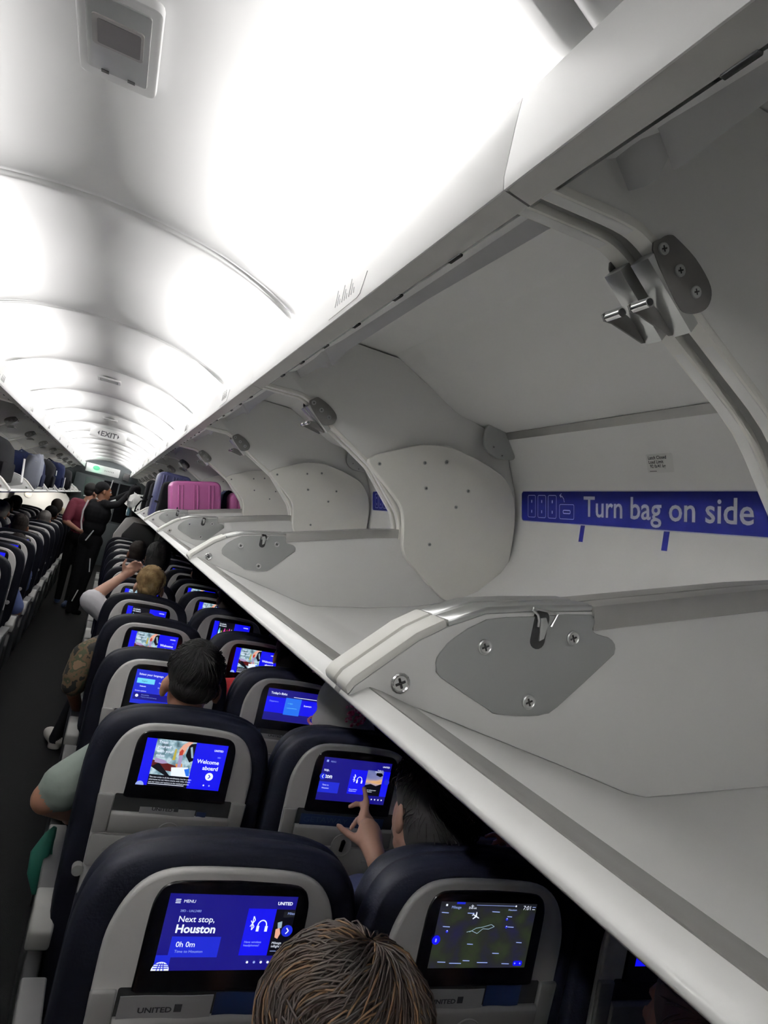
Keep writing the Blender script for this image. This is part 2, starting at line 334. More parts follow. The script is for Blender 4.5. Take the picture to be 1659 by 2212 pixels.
def build_bin(side, full=True):
    s = side; root = thing('overhead_bin', (s*BIN_BASE[0], 0, BIN_BASE[2]), 'bin', 'overhead bin')
    off = (-s*BIN_BASE[0], 0, -BIN_BASE[2])
    def P(name, m, mats, parent=root, label=None, sharp=40):
        if s < 0: m = m.mirrored()
        return m.build(name, mats, parent, off if parent is root else None, label, sharp)
    # fascia rail over the opening
    m = MB(); m.prism([(.50, 2.262), (.499, 2.23), (.499, 2.165), (.502, 2.15), (.51, 2.152), (.512, 2.255), (.508, 2.264)], .0305, L+.0295, 'y', 0, .0008)
    P('fascia', m, 'fascia_white')
    m = MB(); m.prism([(.503, 2.151), (.538, 2.1455), (.541, 2.149), (.508, 2.157)], .031, L+.027, 'y')
    rail = P('fascia_rail', m, 'rail_metal', label='grey metal strip under the white fascia')
    for k in range(6):
        m = MB(); m.box(.537, .5435, .20+.21*k, .235+.21*k, 2.1435, 2.1475, 0, .001); P('rail_clip', m, 'black_gap', rail)
    m = MB()       # worn row placard on the fascia
    for k in range(9):
        y = .56+.014*k; h = .012+.012*((k*7) % 3)
        m.tube([(.4983, y, 2.176), (.4983, y+.004, 2.176+h)], .0007, 4)
    m.tube([(.4985, .50, 2.20), (.4985, .515, 2.162), (.4985, .53, 2.158), (.4985, .70, 2.157)], .0007, 4)
    P('row_placard', m, 'ink_grey')
    # fixed upper shell
    m = MB(); m.sweep(smooth2(SHELLP, 3, False), YN-.03, YF+.02, 2); P('shell', m, 'bin_white', sharp=70)
    m = MB(); m.prism(W([(1.214, .518), (1.228, .506), (1.234, .510), (1.219, .525)]), YN-.01, YF, 'y'); m.prism(W([(1.212, .513), (1.228, .492), (1.236, .497), (1.219, .516)]), YN, YF, 'y', 1)
    P('shell_strip', m, ['black_gap', 'rail_metal'])
    # bucket
    m = MB(); ins = FLOORP[4:]; out = offset_poly(ins, .018); m.prism(ins+out[::-1], YN-.02, YF+.02, 'y')
    bk = P('bucket', m, 'bucket_white', sharp=25)
    m = MB(); lp = FLOORP[:5]; m.prism([lp[0], lp[1], lp[2], (lp[2][0]+.004, lp[2][1]-.012), (lp[0][0]+.02, lp[0][1]-.012)], YN-.026, YF+.026, 'y', 0, .0015)
    P('bucket_lip', m, 'brushed_metal', bk, 'pale satin lip along the front of the bucket')
    m = MB(); m.prism([(lp[2][0]+.0005, lp[2][1]+.0004), lp[3], lp[4], (lp[4][0]-.004, lp[4][1]-.012), (lp[2][0]+.004, lp[2][1]-.012)], YN-.026, YF+.026, 'y', 0, .001)
    P('lip_channel', m, 'rail_metal', bk, 'grey metal channel behind the lip')
    # sides of the bucket
    for face, y0, y1 in ((-1, YF, YF+.028), (1, YN-.028, YN)):
        m = MB(); m.prism(WALLP, y0, y1, 'y', 0, .003); sw = P('bucket_side', m, 'bucket_white')
        m = MB()
        c = [(a, b) for a, b in WALLP[0:4]]; up = [(a-.006, b+.009) for a, b in c]
        m.prism(c+up[::-1], y0-.003, y1+.003, 'y', 0, .004); P('corner_cap', m, 'cream_panel', sw)
        m = MB(); c = WALLP[3:7]; up = [(a-.003, b+.008) for a, b in c]
        m.prism(c+up[::-1], y0-.002, y1+.002, 'y', 0, .003); P('edge_cap', m, 'aluminium', sw)
        m = MB(); c = WALLP[6:9]; up = [(a-.001, b+.006) for a, b in c]; lo = [(a+.004, b-.022) for a, b in c]
        m.prism(lo+up[::-1], y0-.0035, y1+.0035, 'y', 0, .001); P('edge_rail', m, 'rail_metal', sw)
        yp = y0 if face < 0 else y1
        ysgn = -1 if face < 0 else 1
        m = MB(); a, b = sorted((yp, yp+ysgn*.0035)); m.prism(smooth2(PLATE, 2), a, b, 'y', 0, .0012); pl = P('latch_plate', m, 'plate_grey', root)
        if face < 0:
            yq = yp-.0037
            for (x, z) in ((.584, 1.647), (.695, 1.675), (.654, 1.596)): P('screw', screw((x, yq, z), .0085), ['aluminium', 'black_gap'], pl)
            m = MB(); m.prism(rrect(.6395, .6585, 1.655, 1.699, .0094), yq-.0006, yq+.003, 'y', 0)
            P('latch_slot', m, 'black_gap', pl)
            m = MB(); m.tube([(.633, yq-.003, 1.697), (.640, yq-.004, 1.693), (.643, yq-.004, 1.687), (.644, yq-.003, 1.680)], .0016, 6); m.tube([(.633, yq-.003, 1.699), (.665, yq-.005, 1.699), (.660, yq-.004, 1.683)], .0016, 6)
            m.prism([(.645, 1.690), (.652, 1.692), (.657, 1.684), (.655, 1.668), (.649, 1.664)], yq-.004, yq-.001, 'y', 0, .001)
            P('latch_hook', m, 'aluminium', pl)
            P('screw', screw((.496, yp-.0005, 1.594), .011), ['chrome', 'black_gap'], sw)
    # fixed partitions with edge channels and hinge brackets
    for face, y0, y1 in ((-1, YF, YF+.018), (1, YN-.020, YN-.002)):
        m = MB(); m.prism(PARTP, y0, y1, 'y', 0, .002); pt = P('partition', m, 'bin_white')
        m = MB(); c = [(x, z) for x, z in catmull_xz(ARM, 3)]; up = offset_poly(c, -.012)
        m.prism(c+up[::-1], y0-.004, y1+.004, 'y', 0, .003); P('edge_channel', m, 'cream_panel', pt)
        # bracket
        yf = y0-.004 if face < 0 else y1+.004
        ya, yb = (yf-.003, yf) if face < 0 else (yf, yf+.003)
        br = W([(.511, .420), (.520, .438), (.532, .447), (.543, .446), (.575, .434), (.602, .415), (.611, .400), (.609, .384), (.598, .373), (.578, .365), (.56, .372)])
        m = MB(); m.prism(smooth2(br, 3), ya, yb, 'y', 0, .001)
        bo = P('hinge_bracket', m, 'bracket_grey')
        m = MB(); m.prism(W([(.507, .408), (.518, .423), (.60, .360), (.592, .345)]), y0-.006, y1+.006, 'y', 0, .001); P('bracket_clip', m, 'aluminium', bo)
        m = MB(); m.prism(W([(.552, .372), (.535, .372), (.520, .366), (.514, .360), (.520, .353), (.532, .354), (.585, .345), (.60, .352)]), y1+.003, y1+.006, 'y', 0, .0005); P('bracket_lug', m, 'bracket_grey', bo)
        m = MB(); m.tube([(CO+.523, y0-.006, CZ+.360), (CO+.523, y1+.006, CZ+.360)], .0065, 12); m.tube([(CO+.523, y0-.0065, CZ+.360), (CO+.523, y0-.0058, CZ+.360)], .0045, 10, 1)
        P('hinge_pin', m, ['chrome', 'black_gap'], bo)
        if face < 0:
            for (x, z) in ((.705, 2.146), (.735, 2.130), (.765, 2.114)): P('screw', screw((x, ya, z), .0075), ['plate_grey', 'black_gap'], bo)
    # cover panel and corner ear at the far end
    m = MB(); m.prism(smooth2(OVAL, 3), YF-.034, YF-.006, 'y', 0, .004, 3); cp = P('cover_panel', m, 'cream_panel', sharp=50)
    for (x, z) in ((.962, 2.009), (1.121, 2.054), (1.2, 2.077), (1.146, 1.971), (1.305, 2.001), (1.273, 1.935), (1.205, 1.788)):
        P('screw', screw((x, YF-.034, z), .006), ['plate_grey', 'black_gap'], cp)
    m = MB(); m.prism(smooth2(W([(1.137, .52), (1.137, .46), (1.16, .432), (1.20, .42), (1.25, .425), (1.272, .44), (1.24, .49), (1.215, .52), (1.18, .535)]), 3), YF-.05, YF-.034, 'y', 0, .004); ear = P('corner_ear', m, 'plate_grey')
    for (x, z) in ((1.357, 2.173), (1.397, 2.152)): P('screw', screw((x, YF-.05, z), .006), ['plate_grey', 'black_gap'], ear)
    # sign and load sticker on the back wall
    build_bin_sign(s, bk, root, off)
    return root
def catmull_xz(pts, n): return [(p.x, p.y) for p in catmull([(a, b, 0) for a, b in pts], n)]
def build_bin_sign(s, bk, root, off):
    # back wall runs (1.535,1.95) -> (1.51,2.05); u runs along the lettering, v up the wall
    A = Vector((1.535, 0, 1.950)); B = Vector((1.510, 0, 2.050)); up = (B-A).normalized(); nrm = Vector((-up.z, 0, up.x))
    hgt = (B-A).length
    def pos(u, v, d): q = A + up*v + nrm*d; return (q.x, 1.475-u, q.z) if s > 0 else (-q.x, .125+u, q.z)
    m = MB()
    def poly(pts, mi, d): m.add([pos(u, v, d) for u, v in pts], [tuple(range(len(pts)))], mi)
    poly(rrect(-.003, 1.353, -.003, hgt+.003, .014), 1, .0014)
    poly(rrect(0, 1.35, 0, hgt, .012), 0, .0018)
    def line(pts, w):
        for (a, b), (c, d_) in zip(pts, pts[1:]):
            l = math.hypot(c-a, d_-b); nx, ny = -(d_-b)/l*w, (c-a)/l*w
            poly([(a-nx, b-ny), (c-nx, d_-ny), (c+nx, d_+ny), (a+nx, b+ny)], 1, .0022)
    for k in range(3):
        x = .041+.0605*k; r = rrect(x, x+.046, .014, .090, .006); line(r+[r[0]], .0009)
        line([(x+.023, .029), (x+.023, .039)], .0024); line([(x+.023, .064), (x+.023, .074)], .0024)
    r = rrect(.226, .302, .014, .061, .005); line(r+[r[0]], .0009)
    r = rrect(.245, .283, .032, .042, .004); line(r+[r[0]], .0016)
    line([(.252, .068), (.248, .079), (.239, .087), (.228, .090)], .0011); line([(.236, .096), (.226, .090), (.235, .083)], .0011)
    v, f, wd = text_geo('Turn bag on side', .012); k = .0905
    m.add([pos(.350+(a-0)*k, .026+b*k*.98, .0023) for a, b in v], f, 1)
    o = (m).build('bag_sign', ['sign_blue', 'sign_text'], bk, None, 'navy sign on the back wall with white lettering')
    for k in range(3):
        m = MB(); y = .346+.352*k
        for w_, d, mi, e in ((.0135, .0010, 1, .003), (.0105, .0016, 0, 0)):
            q = []
            for (uu, z) in ((y-w_, 0), (y+w_, 0), (y+w_, 1), (y-w_, 1)):
                X = 1.5362 if z == 0 else 1.5415; Z = 1.948 if z == 0 else 1.876-e
                q.append((X-d, 1.475-uu, Z) if s > 0 else (-X+d, .125+uu, Z))
            m.add(q, [(0, 1, 2, 3)], mi)
        m.build('bag_marker', ['sign_blue', 'sign_text'], bk)
    # sticker
    A2 = Vector((1.4875, 0, 2.096)); B2 = Vector((1.4655, 0, 2.142)); up2 = (B2-A2).normalized(); n2 = Vector((-up2.z, 0, up2.x))
    def pos2(u, v, d): q = A2+up2*v+n2*d; return (q.x, .835-u, q.z) if s > 0 else (-q.x, .76+u, q.z)
    m = MB(); h2 = (B2-A2).length
    m.add([pos2(a, b, .002) for a, b in rrect(0, .095, 0, h2, .004)], [tuple(range(20))], 0)
    for i, t in enumerate(('Latch Closed', 'Load Limit', '92 lb/41 kg')):
        v, f, wd = text_geo(t, .02); k = .0125
        m.add([pos2(.008+(.004 if i == 2 else 0)+a*k, h2-.014-.0115*i+b*k, .0026) for a, b in v], f, 1)
    m.add([pos2(a, b, .0026) for a, b in ((.008, .004), (.034, .004), (.034, .0055), (.008, .0055))], [(0, 1, 2, 3)], 1)
    m.build('load_sticker', ['sticker', 'ink'], bk, None, 'small white sticker with black load limit text')
ORD = ['first', 'second', 'third', 'fourth', 'fifth', 'sixth', 'seventh', 'eighth', 'ninth', 'tenth', 'eleventh', 'twelfth', 'thirteenth', 'fourteenth', 'fifteenth', 'sixteenth', 'seventeenth', 'eighteenth', 'nineteenth']
BIN_Y0 = .66
RIGHT_STATE = {-1: 'open white overhead bin on the right, nearest and cut by the frame edge', 0: 'empty open white overhead bin on the right whose blue bag sign is readable',
               1: 'empty open white overhead bin on the right, directly beyond the readable blue sign', 2: 'empty open white overhead bin on the right just before the pink suitcase',
               3: 'open white overhead bin on the right holding the pink suitcase', 4: 'open white overhead bin on the right holding the tall dark blue suitcase'}
br = build_bin(1)
for k in range(-1, 11):
    o = br if k == -1 else copy_tree(br)
    o.location.y = BIN_Y0 + PITCH*k
    n = k+1
    o['label'] = RIGHT_STATE.get(k, 'open white overhead bin on the right, %s bin beyond the pink suitcase' % ORD[max(0, k-4)]); o['category'] = 'overhead bin'; o['group'] = 'overhead bins along the right side'
bl = build_bin(-1)
for i, k in enumerate(range(1, 11)):
    o = bl if i == 0 else copy_tree(bl)
    o.location.y = BIN_Y0 + PITCH*k
    o['label'] = 'open white overhead bin on the left side of the aisle, %s from the camera' % ORD[i]; o['category'] = 'overhead bin'; o['group'] = 'overhead bins along the left side'

# ------------------------------------------------------------------ ceiling fittings
def ceil_z(x): 
    for (x0, z0), (x1, z1) in zip(CEIL, CEIL[1:]):
        if x1 <= x <= x0: return z0+(z1-z0)*(x-x0)/((x1-x0) or 1)
    return 2.42
# emergency light panel, top left of the frame
t = thing('emergency_light', (.03, 1.185, 2.415), 'white framed emergency light panel in the ceiling nearest the camera', 'light')
m = MB(); m.prism(rrect(-.062, .062, -.125, .115, .014), -.012, .004, 'z', 0, .004); m.build('frame', 'ceiling_white', t)
m = MB(); m.prism(rrect(-.047, .047, -.105, .085, .006), -.0145, -.011, 'z', 0, .001); cv = m.build('cover', 'plate_grey', t)
m = MB(); m.prism(rrect(-.038, .038, -.062, .012, .006), -.0165, -.0140, 'z'); m.prism(rrect(-.030, .034, -.055, .005, .004), -.0172, -.0160, 'z', 1); m.build('lens', ['lens_grey', 'lens_dark'], cv)
for x in (-.02, .022):
    m = MB(); m.box(x-.006, x+.006, .078, .086, -.0155, -.0140); m.build('clip', 'black_gap', cv)
for i, (y, l) in enumerate(((4.82, 'slim grey air grille in the ceiling before the exit sign'), (7.45, 'smaller looking grey air grille in the ceiling close to the exit sign'))):
    t = thing('ceiling_vent', (.005, y, 2.415), l, 'vent', 'ceiling air grilles')
    m = MB(); m.prism(rrect(-.07, .07, -.075, .075, .006), -.006, .004, 'z', 0, .001); m.build('vent_frame', 'ceiling_white', t)
    m = MB(); m.box(-.055, .055, -.045, .045, -.0068, -.0055); gr = m.build('grille', 'lens_dark', t)
    for k in range(7):
        m = MB(); m.box(-.053, .053, -.040+.0125*k, -.036+.0125*k, -.0085, -.0066); m.build('slat', 'plate_grey', gr)
t = thing('exit_sign', (.0, 8.75, 2.40), 'white curved exit sign hanging from the ceiling, with black arrows', 'exit sign')
m = MB(); pf = [(-.035, .03), (-.055, -.015), (-.066, -.06), (-.060, -.088), (-.045, -.095), (.0, -.03), (.03, .03)]
m.prism(smooth2(pf, 3), -.20, .20, 'x', 0, .012, 3); m.build('housing', 'ceiling_white', t)
m = MB(); v, f, wd = text_geo('EXIT', .02); k = .085
A = Vector((0, -.0575, -.018)); B = Vector((0, -.0672, -.068)); up = (A-B).normalized()
def ex(a, b): q = B + up*b + Vector((a, -.004, 0)); return q[:]
m.add([ex((a-wd/2)*k, b*k-.004) for a, b in v], f)
for sg in (-1, 1): m.add([ex(sg*(wd/2*k+.014), -.004), ex(sg*(wd/2*k+.034), .024), ex(sg*(wd/2*k+.014), .054)][::sg], [(0, 1, 2)])
m.build('lettering', 'ink', t)

# ------------------------------------------------------------------ seats
DW, DH, DZ = .2165, .1235, 1.1135       # display width, height, top
class UI(MB):
    names = ['scr_navy', 'scr_blue', 'scr_mid', 'scr_sky', 'scr_cyan', 'scr_white', 'scr_soft', 'scr_black', 'scr_skin', 'scr_red', 'scr_wine', 'scr_pink', 'scr_grey', 'scr_yellow', 'scr_dark', 'scr_orange', 'scr_lilac', 'scr_off', 'scr_map', 'scr_photo', 'scr_sunset']
    def __init__(self): super().__init__(); self.k = 0
    def P(self, u, v, d): return (-DW/2+u*DW, -d, DZ-v*DH)
    def poly(self, pts, c):
        self.k += 1; self.add([self.P(u, v, .0003+.00004*self.k) for u, v in pts], [tuple(range(len(pts)))], self.names.index('scr_'+c)); return self
    def rect(self, u0, v0, u1, v1, c): return self.poly([(u0, v1), (u1, v1), (u1, v0), (u0, v0)], c)
    def disc(self, u, v, r, c, a0=0, a1=360, n=20):
        pts = [(u+r*math.cos(math.radians(a0+(a1-a0)*i/n))*DH/DW, v-r*math.sin(math.radians(a0+(a1-a0)*i/n))) for i in range(n+(0 if a1-a0 >= 360 else 1))]
        return self.poly(pts, c)
    def line(self, pts, w, c):
        for (a, b), (e, g) in zip(pts, pts[1:]):
            A, B = a*DW, b*DH; E_, G = e*DW, g*DH; l = math.hypot(E_-A, G-B) or 1; nx, ny = -(G-B)/l*w*DH, (E_-A)/l*w*DH
            self.poly([((A-nx)/DW, (B-ny)/DH), ((A+nx)/DW, (B+ny)/DH), ((E_+nx)/DW, (G+ny)/DH), ((E_-nx)/DW, (G-ny)/DH)], c)
        return self
    def text(self, s, u, v, h, c='white', bold=.0, align='L'):
        vv, f, wd = text_geo(s, bold); k = h*DH/.7; self.k += 1
        x0 = u*DW - (wd*k if align == 'R' else wd*k/2 if align == 'C' else 0)
        self.add([(-DW/2+x0+a*k, -(.0003+.00004*self.k), DZ-v*DH+b*k) for a, b in vv], f, self.names.index('scr_'+c)); return self
    def headphones(self, u, v, s):
        self.line([(u+(.055+.035*math.cos(math.radians(a)))*s, v-(.075*math.sin(math.radians(a)))*s) for a in range(0, 181, 15)], .008, 'white')
        for x in (.012, .080): self.rect(u+x*s, v, u+(x+.022)*s, v+.075*s, 'white')
        x, y = u-.025*s, v-.02*s
        self.line([(x-.016*s, y-.05*s), (x+.016*s, y+.03*s), (x, y+.075*s), (x, y-.11*s), (x+.016*s, y-.06*s), (x-.016*s, y+.03*s)], .006, 'white'); return self
    def globe(self, u, v, r):
        self.disc(u, v, r, 'white', 0, 180, 14)
        for k in range(1, 4): self.line([(u-r*.5*.95, v-r*.25*k), (u+r*.5, v-r*.2*k-.01)], .006, 'scr_mid'[4:])
        for k in (-1, 0, 1): self.line([(u+k*r*.22, v), (u+k*r*.12, v-r*.9)], .006, 'mid')
        return self
def screen_ui(kind):
    q = UI()
    if kind == 'welcome':
        q.rect(0, 0, 1, 1, 'blue'); q.rect(.12, 0, .60, 1, 'black'); q.rect(.12, 0, .60, .76, 'photo')
        q.poly([(.12, .45), (.30, .50), (.47, .56), (.46, .68), (.30, .66), (.12, .60)], 'wine'); q.poly([(.12, .60), (.2, .5), (.36, .76), (.30, .76)], 'black')
        q.poly([(.14, .40), (.20, .42), (.26, .44), (.31, .50), (.24, .52), (.15, .50)], 'lilac'); q.poly([(.40, .50), (.48, .48), (.49, .55), (.42, .58)], 'orange')
        q.poly([(.36, .58), (.56, .55), (.60, .70), (.60, .76), (.38, .76)], 'white'); q.poly([(.52, .60), (.58, .57), (.60, .74), (.56, .74)], 'sky')
        q.poly([(.52, .05), (.60, .02), (.60, .40), (.56, .44), (.50, .3)], 'black'); q.poly([(.535, .12), (.56, .10), (.60, .34), (.575, .34)], 'grey')
        q.poly([(.405, .20), (.44, .08), (.50, .0), (.56, .0), (.50, .12), (.475, .28), (.44, .30)], 'skin'); q.poly([(.415, .24), (.44, .17), (.465, .2), (.46, .30), (.42, .31)], 'red')
        q.poly([(.42, .31), (.465, .30), (.47, .55), (.43, .57)], 'lilac'); q.poly([(.36, .18), (.38, .18), (.385, .42), (.35, .42)], 'yellow')
        for i, t_ in enumerate(('Treat', 'yourself', 'with your', 'miles')): q.text(t_, .145, .09+.095*i, .062, 'white', .015)
        for i in range(3): q.text(('The new order is all the condiments, but for a light', 'alternative try our bistro snacks with miles. Check', 'out our menu and options in the seatback pocket.')[i], .13, .825+.052*i, .030, 'white')
        q.line([(.13, .955), (.56, .955)], .006, 'white')
        q.text('UNITED', .95, .15, .040, 'white', .03, 'R'); q.text('28D', .935, .29, .032, 'soft', 0, 'R')
        q.text('Welcome', .93, .43, .085, 'white', .02, 'R'); q.text('aboard', .93, .565, .085, 'white', .02, 'R')
        q.disc(.845, .705, .085, 'white'); q.line([(.835, .665), (.858, .705), (.835, .745)], .010, 'mid')
        q.disc(.80, .90, .018, 'white'); q.disc(.87, .90, .018, 'soft'); q.disc(.035, 1.0, .085, 'soft', 0, 180)
    elif kind == 'next':
        q.rect(0, 0, 1, 1, 'navy'); q.rect(0, .80, .11, 1, 'mid'); q.globe(.052, 1.0, .115)
        for k in range(3): q.line([(.05, .075+.022*k), (.088, .075+.022*k)], .005, 'white')
        q.text('MENU', .11, .115, .040, 'white'); q.text('UNITED', .965, .115, .042, 'white', .03, 'R')
        q.text('28D - UAL2480', .10, .235, .030, 'soft'); q.text('Next stop,', .10, .365, .078, 'white', .008); q.text('Houston', .095, .505, .105, 'white', .03)
        q.rect(.085, .555, .455, .825, 'mid'); q.text('0h 0m', .125, .69, .070, 'white', .01); q.text('Time to Houston', .125, .765, .037, 'soft')
        q.rect(.62, .17, .845, .80, 'blue'); q.headphones(.70, .40, 1.0); q.text('Have wireless', .64, .63, .030, 'soft'); q.text('headphones?', .64, .675, .030, 'soft')
        q.rect(.845, .17, 1, .80, 'black'); q.poly([(.91, .20), (1, .19), (1, .27), (.91, .28)], 'dark'); q.text('Miles', .94, .24, .035, 'soft')
        q.poly([(.875, .35), (.91, .33), (.915, .42), (.885, .43)], 'grey'); q.poly([(.87, .44), (.90, .42), (.915, .50), (.90, .57), (.875, .55)], 'skin')
        q.disc(.965, .46, .08, 'mid'); q.line([(.957, .42), (.977, .46), (.957, .50)], .008, 'white')
        q.text('Mileage', .862, .64, .032, 'white'); q.text('inflight wi-fi', .862, .685, .032, 'white'); q.line([(.862, .735), (.91, .735)], .004, 'soft')
        for k in range(5): q.disc(.70+.055*k, .885, .018, 'white' if k != 1 else 'soft', n=6+k)
    elif kind == 'map':
        q.rect(0, 0, 1, 1, 'map'); q.rect(0, 0, 1, .085, 'dark')
        q.text('Mileage', .11, .10, .040, 'soft'); q.text('Detroit', .285, .10, .032, 'white'); q.text('Houston', .70, .115, .032, 'soft'); q.text('7:01', .855, .095, .066, 'white', -.006); q.line([(.955, .05), (.99, .05)], .004, 'soft'); q.line([(.955, .085), (.985, .085)], .004, 'white')
        q.line([(.36, .04), (.775, .04)], .003, 'soft'); q.disc(.775, .04, .014, 'white'); q.rect(.05, .035, .068, .065, 'white'); q.rect(.155, .0, .24, .03, 'mid')
        def plane(u, v, s, a):
            c, n = math.cos(a), math.sin(a)
            def T(x, y): return (u+(x*c-y*n)*s*DH/DW, v+(x*n+y*c)*s)
            q.poly([T(-.5, -.05), T(.4, -.06), (T(.55, 0)), T(.4, .06), T(-.5, .05)], 'white'); q.poly([T(.12, 0), T(-.15, -.45), T(-.28, -.45), T(-.12, 0)], 'white'); q.poly([T(.12, 0), T(-.12, 0), T(-.28, .45), T(-.15, .45)], 'white'); q.poly([T(-.4, 0), T(-.52, -.18), T(-.6, -.18), T(-.52, 0), T(-.6, .18), T(-.52, .18)], 'white')
        plane(.375, .21, .13, .45); plane(.32, .055, .05, 0)
        q.line([(.34, .45), (.40, .39), (.47, .37), (.55, .33), (.585, .36), (.53, .40), (.47, .395), (.42, .47), (.36, .43), (.31, .45)], .004, 'grey')
        for (u, v, l) in ((.02, .16, .07), (.28, .16, .07), (.53, .13, .08), (.06, .37, .07), (.70, .20, .05), (.72, .36, .07), (.34, .63, .06), (.62, .77, .07), (.08, .90, .08), (.20, .92, .12), (.33, .88, .07), (.48, .91, .11), (.74, .93, .08), (.85, .60, .06)): q.line([(u, v), (u+l, v+.004)], .006, 'soft')
        for (u, v) in ((.11, .44), (.70, .24), (.71, .36)): q.disc(u, v, .022, 'mid'); q.disc(u, v-.01, .008, 'white')
        q.disc(.02, .57, .07, 'blue'); q.rect(.012, .55, .026, .60, 'soft')
        q.poly([(.86+a*.35, b) for a, b in [(x, 1-z) for x, z in rrect(.0, .28, .035, .115, .038)]][::-1], 'blue'); q.disc(.88, .925, .013, 'soft'); q.disc(.935, .925, .013, 'soft')
    elif kind == 'stop2':
        q.rect(0, 0, 1, 1, 'navy'); q.rect(.04, .06, .07, .11, 'soft'); q.text('MENU', .10, .11, .034, 'soft')
        q.text('top,', .03, .32, .060, 'white', .01); q.text('ston', .03, .48, .095, 'white', .03); q.disc(.03, .45, .075, 'mid'); q.line([(.04, .41), (.022, .45), (.04, .49)], .008, 'white')
        q.rect(0, .57, .29, .82, 'mid'); q.text('Time to', .05, .66, .035, 'white'); q.text('Houston', .05, .73, .035, 'white')
        q.rect(.42, .22, .66, .80, 'blue'); q.headphones(.51, .46, 1.0); q.text('Have wireless', .44, .70, .026, 'white'); q.text('headphones?', .44, .74, .026, 'white')
        q.rect(.66, .20, .90, .80, 'black'); q.rect(.66, .20, .90, .56, 'sunset'); q.poly([(.66, .56), (.74, .52), (.82, .56), (.90, .50), (.90, .60), (.66, .62)], 'black'); q.poly([(.80, .24), (.86, .22), (.90, .30), (.86, .34), (.79, .30)], 'black')
        q.text('Today in', .80, .20, .030, 'white'); q.text('Houston', .77, .245, .036, 'white'); q.text('More about your', .68, .68, .028, 'white'); q.text('destination', .68, .72, .028, 'white')
        q.rect(.90, .20, 1, .80, 'blue'); q.disc(.97, .45, .07, 'mid'); q.text('UNITED', .97, .11, .036, 'white', .02, 'R')
        for k in range(4): q.disc(.80+.05*k, .885, .018, 'white', n=6+k)
    elif kind == 'language':
        q.rect(0, 0, 1, 1, 'mid'); q.text('Select your language', .05, .16, .060, 'white', .01)
        q.rect(.04, .25, .33, .40, 'cyan'); q.text('English', .12, .35, .040, 'navy')
        for i, t_ in enumerate(('Espanol', 'Francais', 'Deutsch', 'Italiano')): q.text(t_, .40 if i % 2 == 0 else .10, (.35, .50)[(i+1)//2 if i < 3 else 1], .040, 'white')
        q.text('Screen options', .04, .64, .038, 'white'); q.rect(.03, .68, .62, .88, 'navy'); q.disc(.09, .77, .045, 'white'); q.text('Accessibility', .16, .75, .032, 'soft'); q.text('Tools for vision and hearing', .16, .81, .028, 'soft')
    elif kind == 'flight':
        q.rect(0, 0, 1, 1, 'navy'); q.rect(0, .26, 1, .75, 'blue'); q.text("Today's flight", .06, .17, .070, 'white', .02); q.line([(.50, .20), (.95, .20)], .008, 'white')
        q.rect(.36, .24, .66, .78, 'sky'); q.text('Departure', .06, .42, .050, 'soft'); q.text('In flight', .41, .43, .040, 'cyan'); q.line([(.41, .56), (.60, .56)], .005, 'cyan'); q.text('Entertain', .72, .45, .050, 'white', .01)
    elif kind == 'cocktails':
        q.rect(0, 0, 1, 1, 'blue'); q.rect(.13, 0, .57, 1, 'black'); q.text('Cocktails', .15, .13, .060, 'white', .02); q.text('On board', .15, .22, .060, 'white', .02)
        for (u, c, h) in ((.15, 'cyan', .30), (.21, 'yellow', .42), (.29, 'pink', .30), (.36, 'red', .34), (.42, 'pink', .28), (.48, 'lilac', .30)):
            q.poly([(u, .72), (u+.055, .72), (u+.055, h+.12), (u+.04, h+.08), (u+.038, h), (u+.018, h), (u+.016, h+.08), (u, h+.12)], c); q.rect(u+.008, .50, u+.047, .62, 'white' if c != 'lilac' else 'black')
        for k in range(3): q.line([(.14, .80+.06*k), (.52, .80+.06*k)], .008, 'soft')
        q.text('UNITED', .95, .15, .045, 'white', .03, 'R'); q.text('Welcome', .93, .43, .085, 'white', .02, 'R'); q.text('aboard', .93, .565, .085, 'white', .02, 'R'); q.disc(.035, 1.0, .085, 'soft', 0, 180)
    elif kind == 'plain':
        q.rect(0, 0, 1, 1, 'blue'); q.rect(.12, .0, .55, .8, 'photo'); q.text('Welcome', .93, .43, .085, 'white', .02, 'R')
    elif kind == 'blue':
        q.rect(0, 0, 1, 1, 'blue'); q.text('UNITED', .93, .30, .10, 'soft', .03, 'R'); q.disc(.7, .7, .08, 'soft')
    else: q.rect(0, 0, 1, 1, 'off')
    me = q.mesh('display', UI.names); return me
UIM = {k: screen_ui(k) for k in ('welcome', 'next', 'map', 'stop2', 'language', 'flight', 'cocktails', 'plain', 'blue', 'off')}
def sym(half): return half + [(-x, z) for x, z in half[::-1] if x != 0]
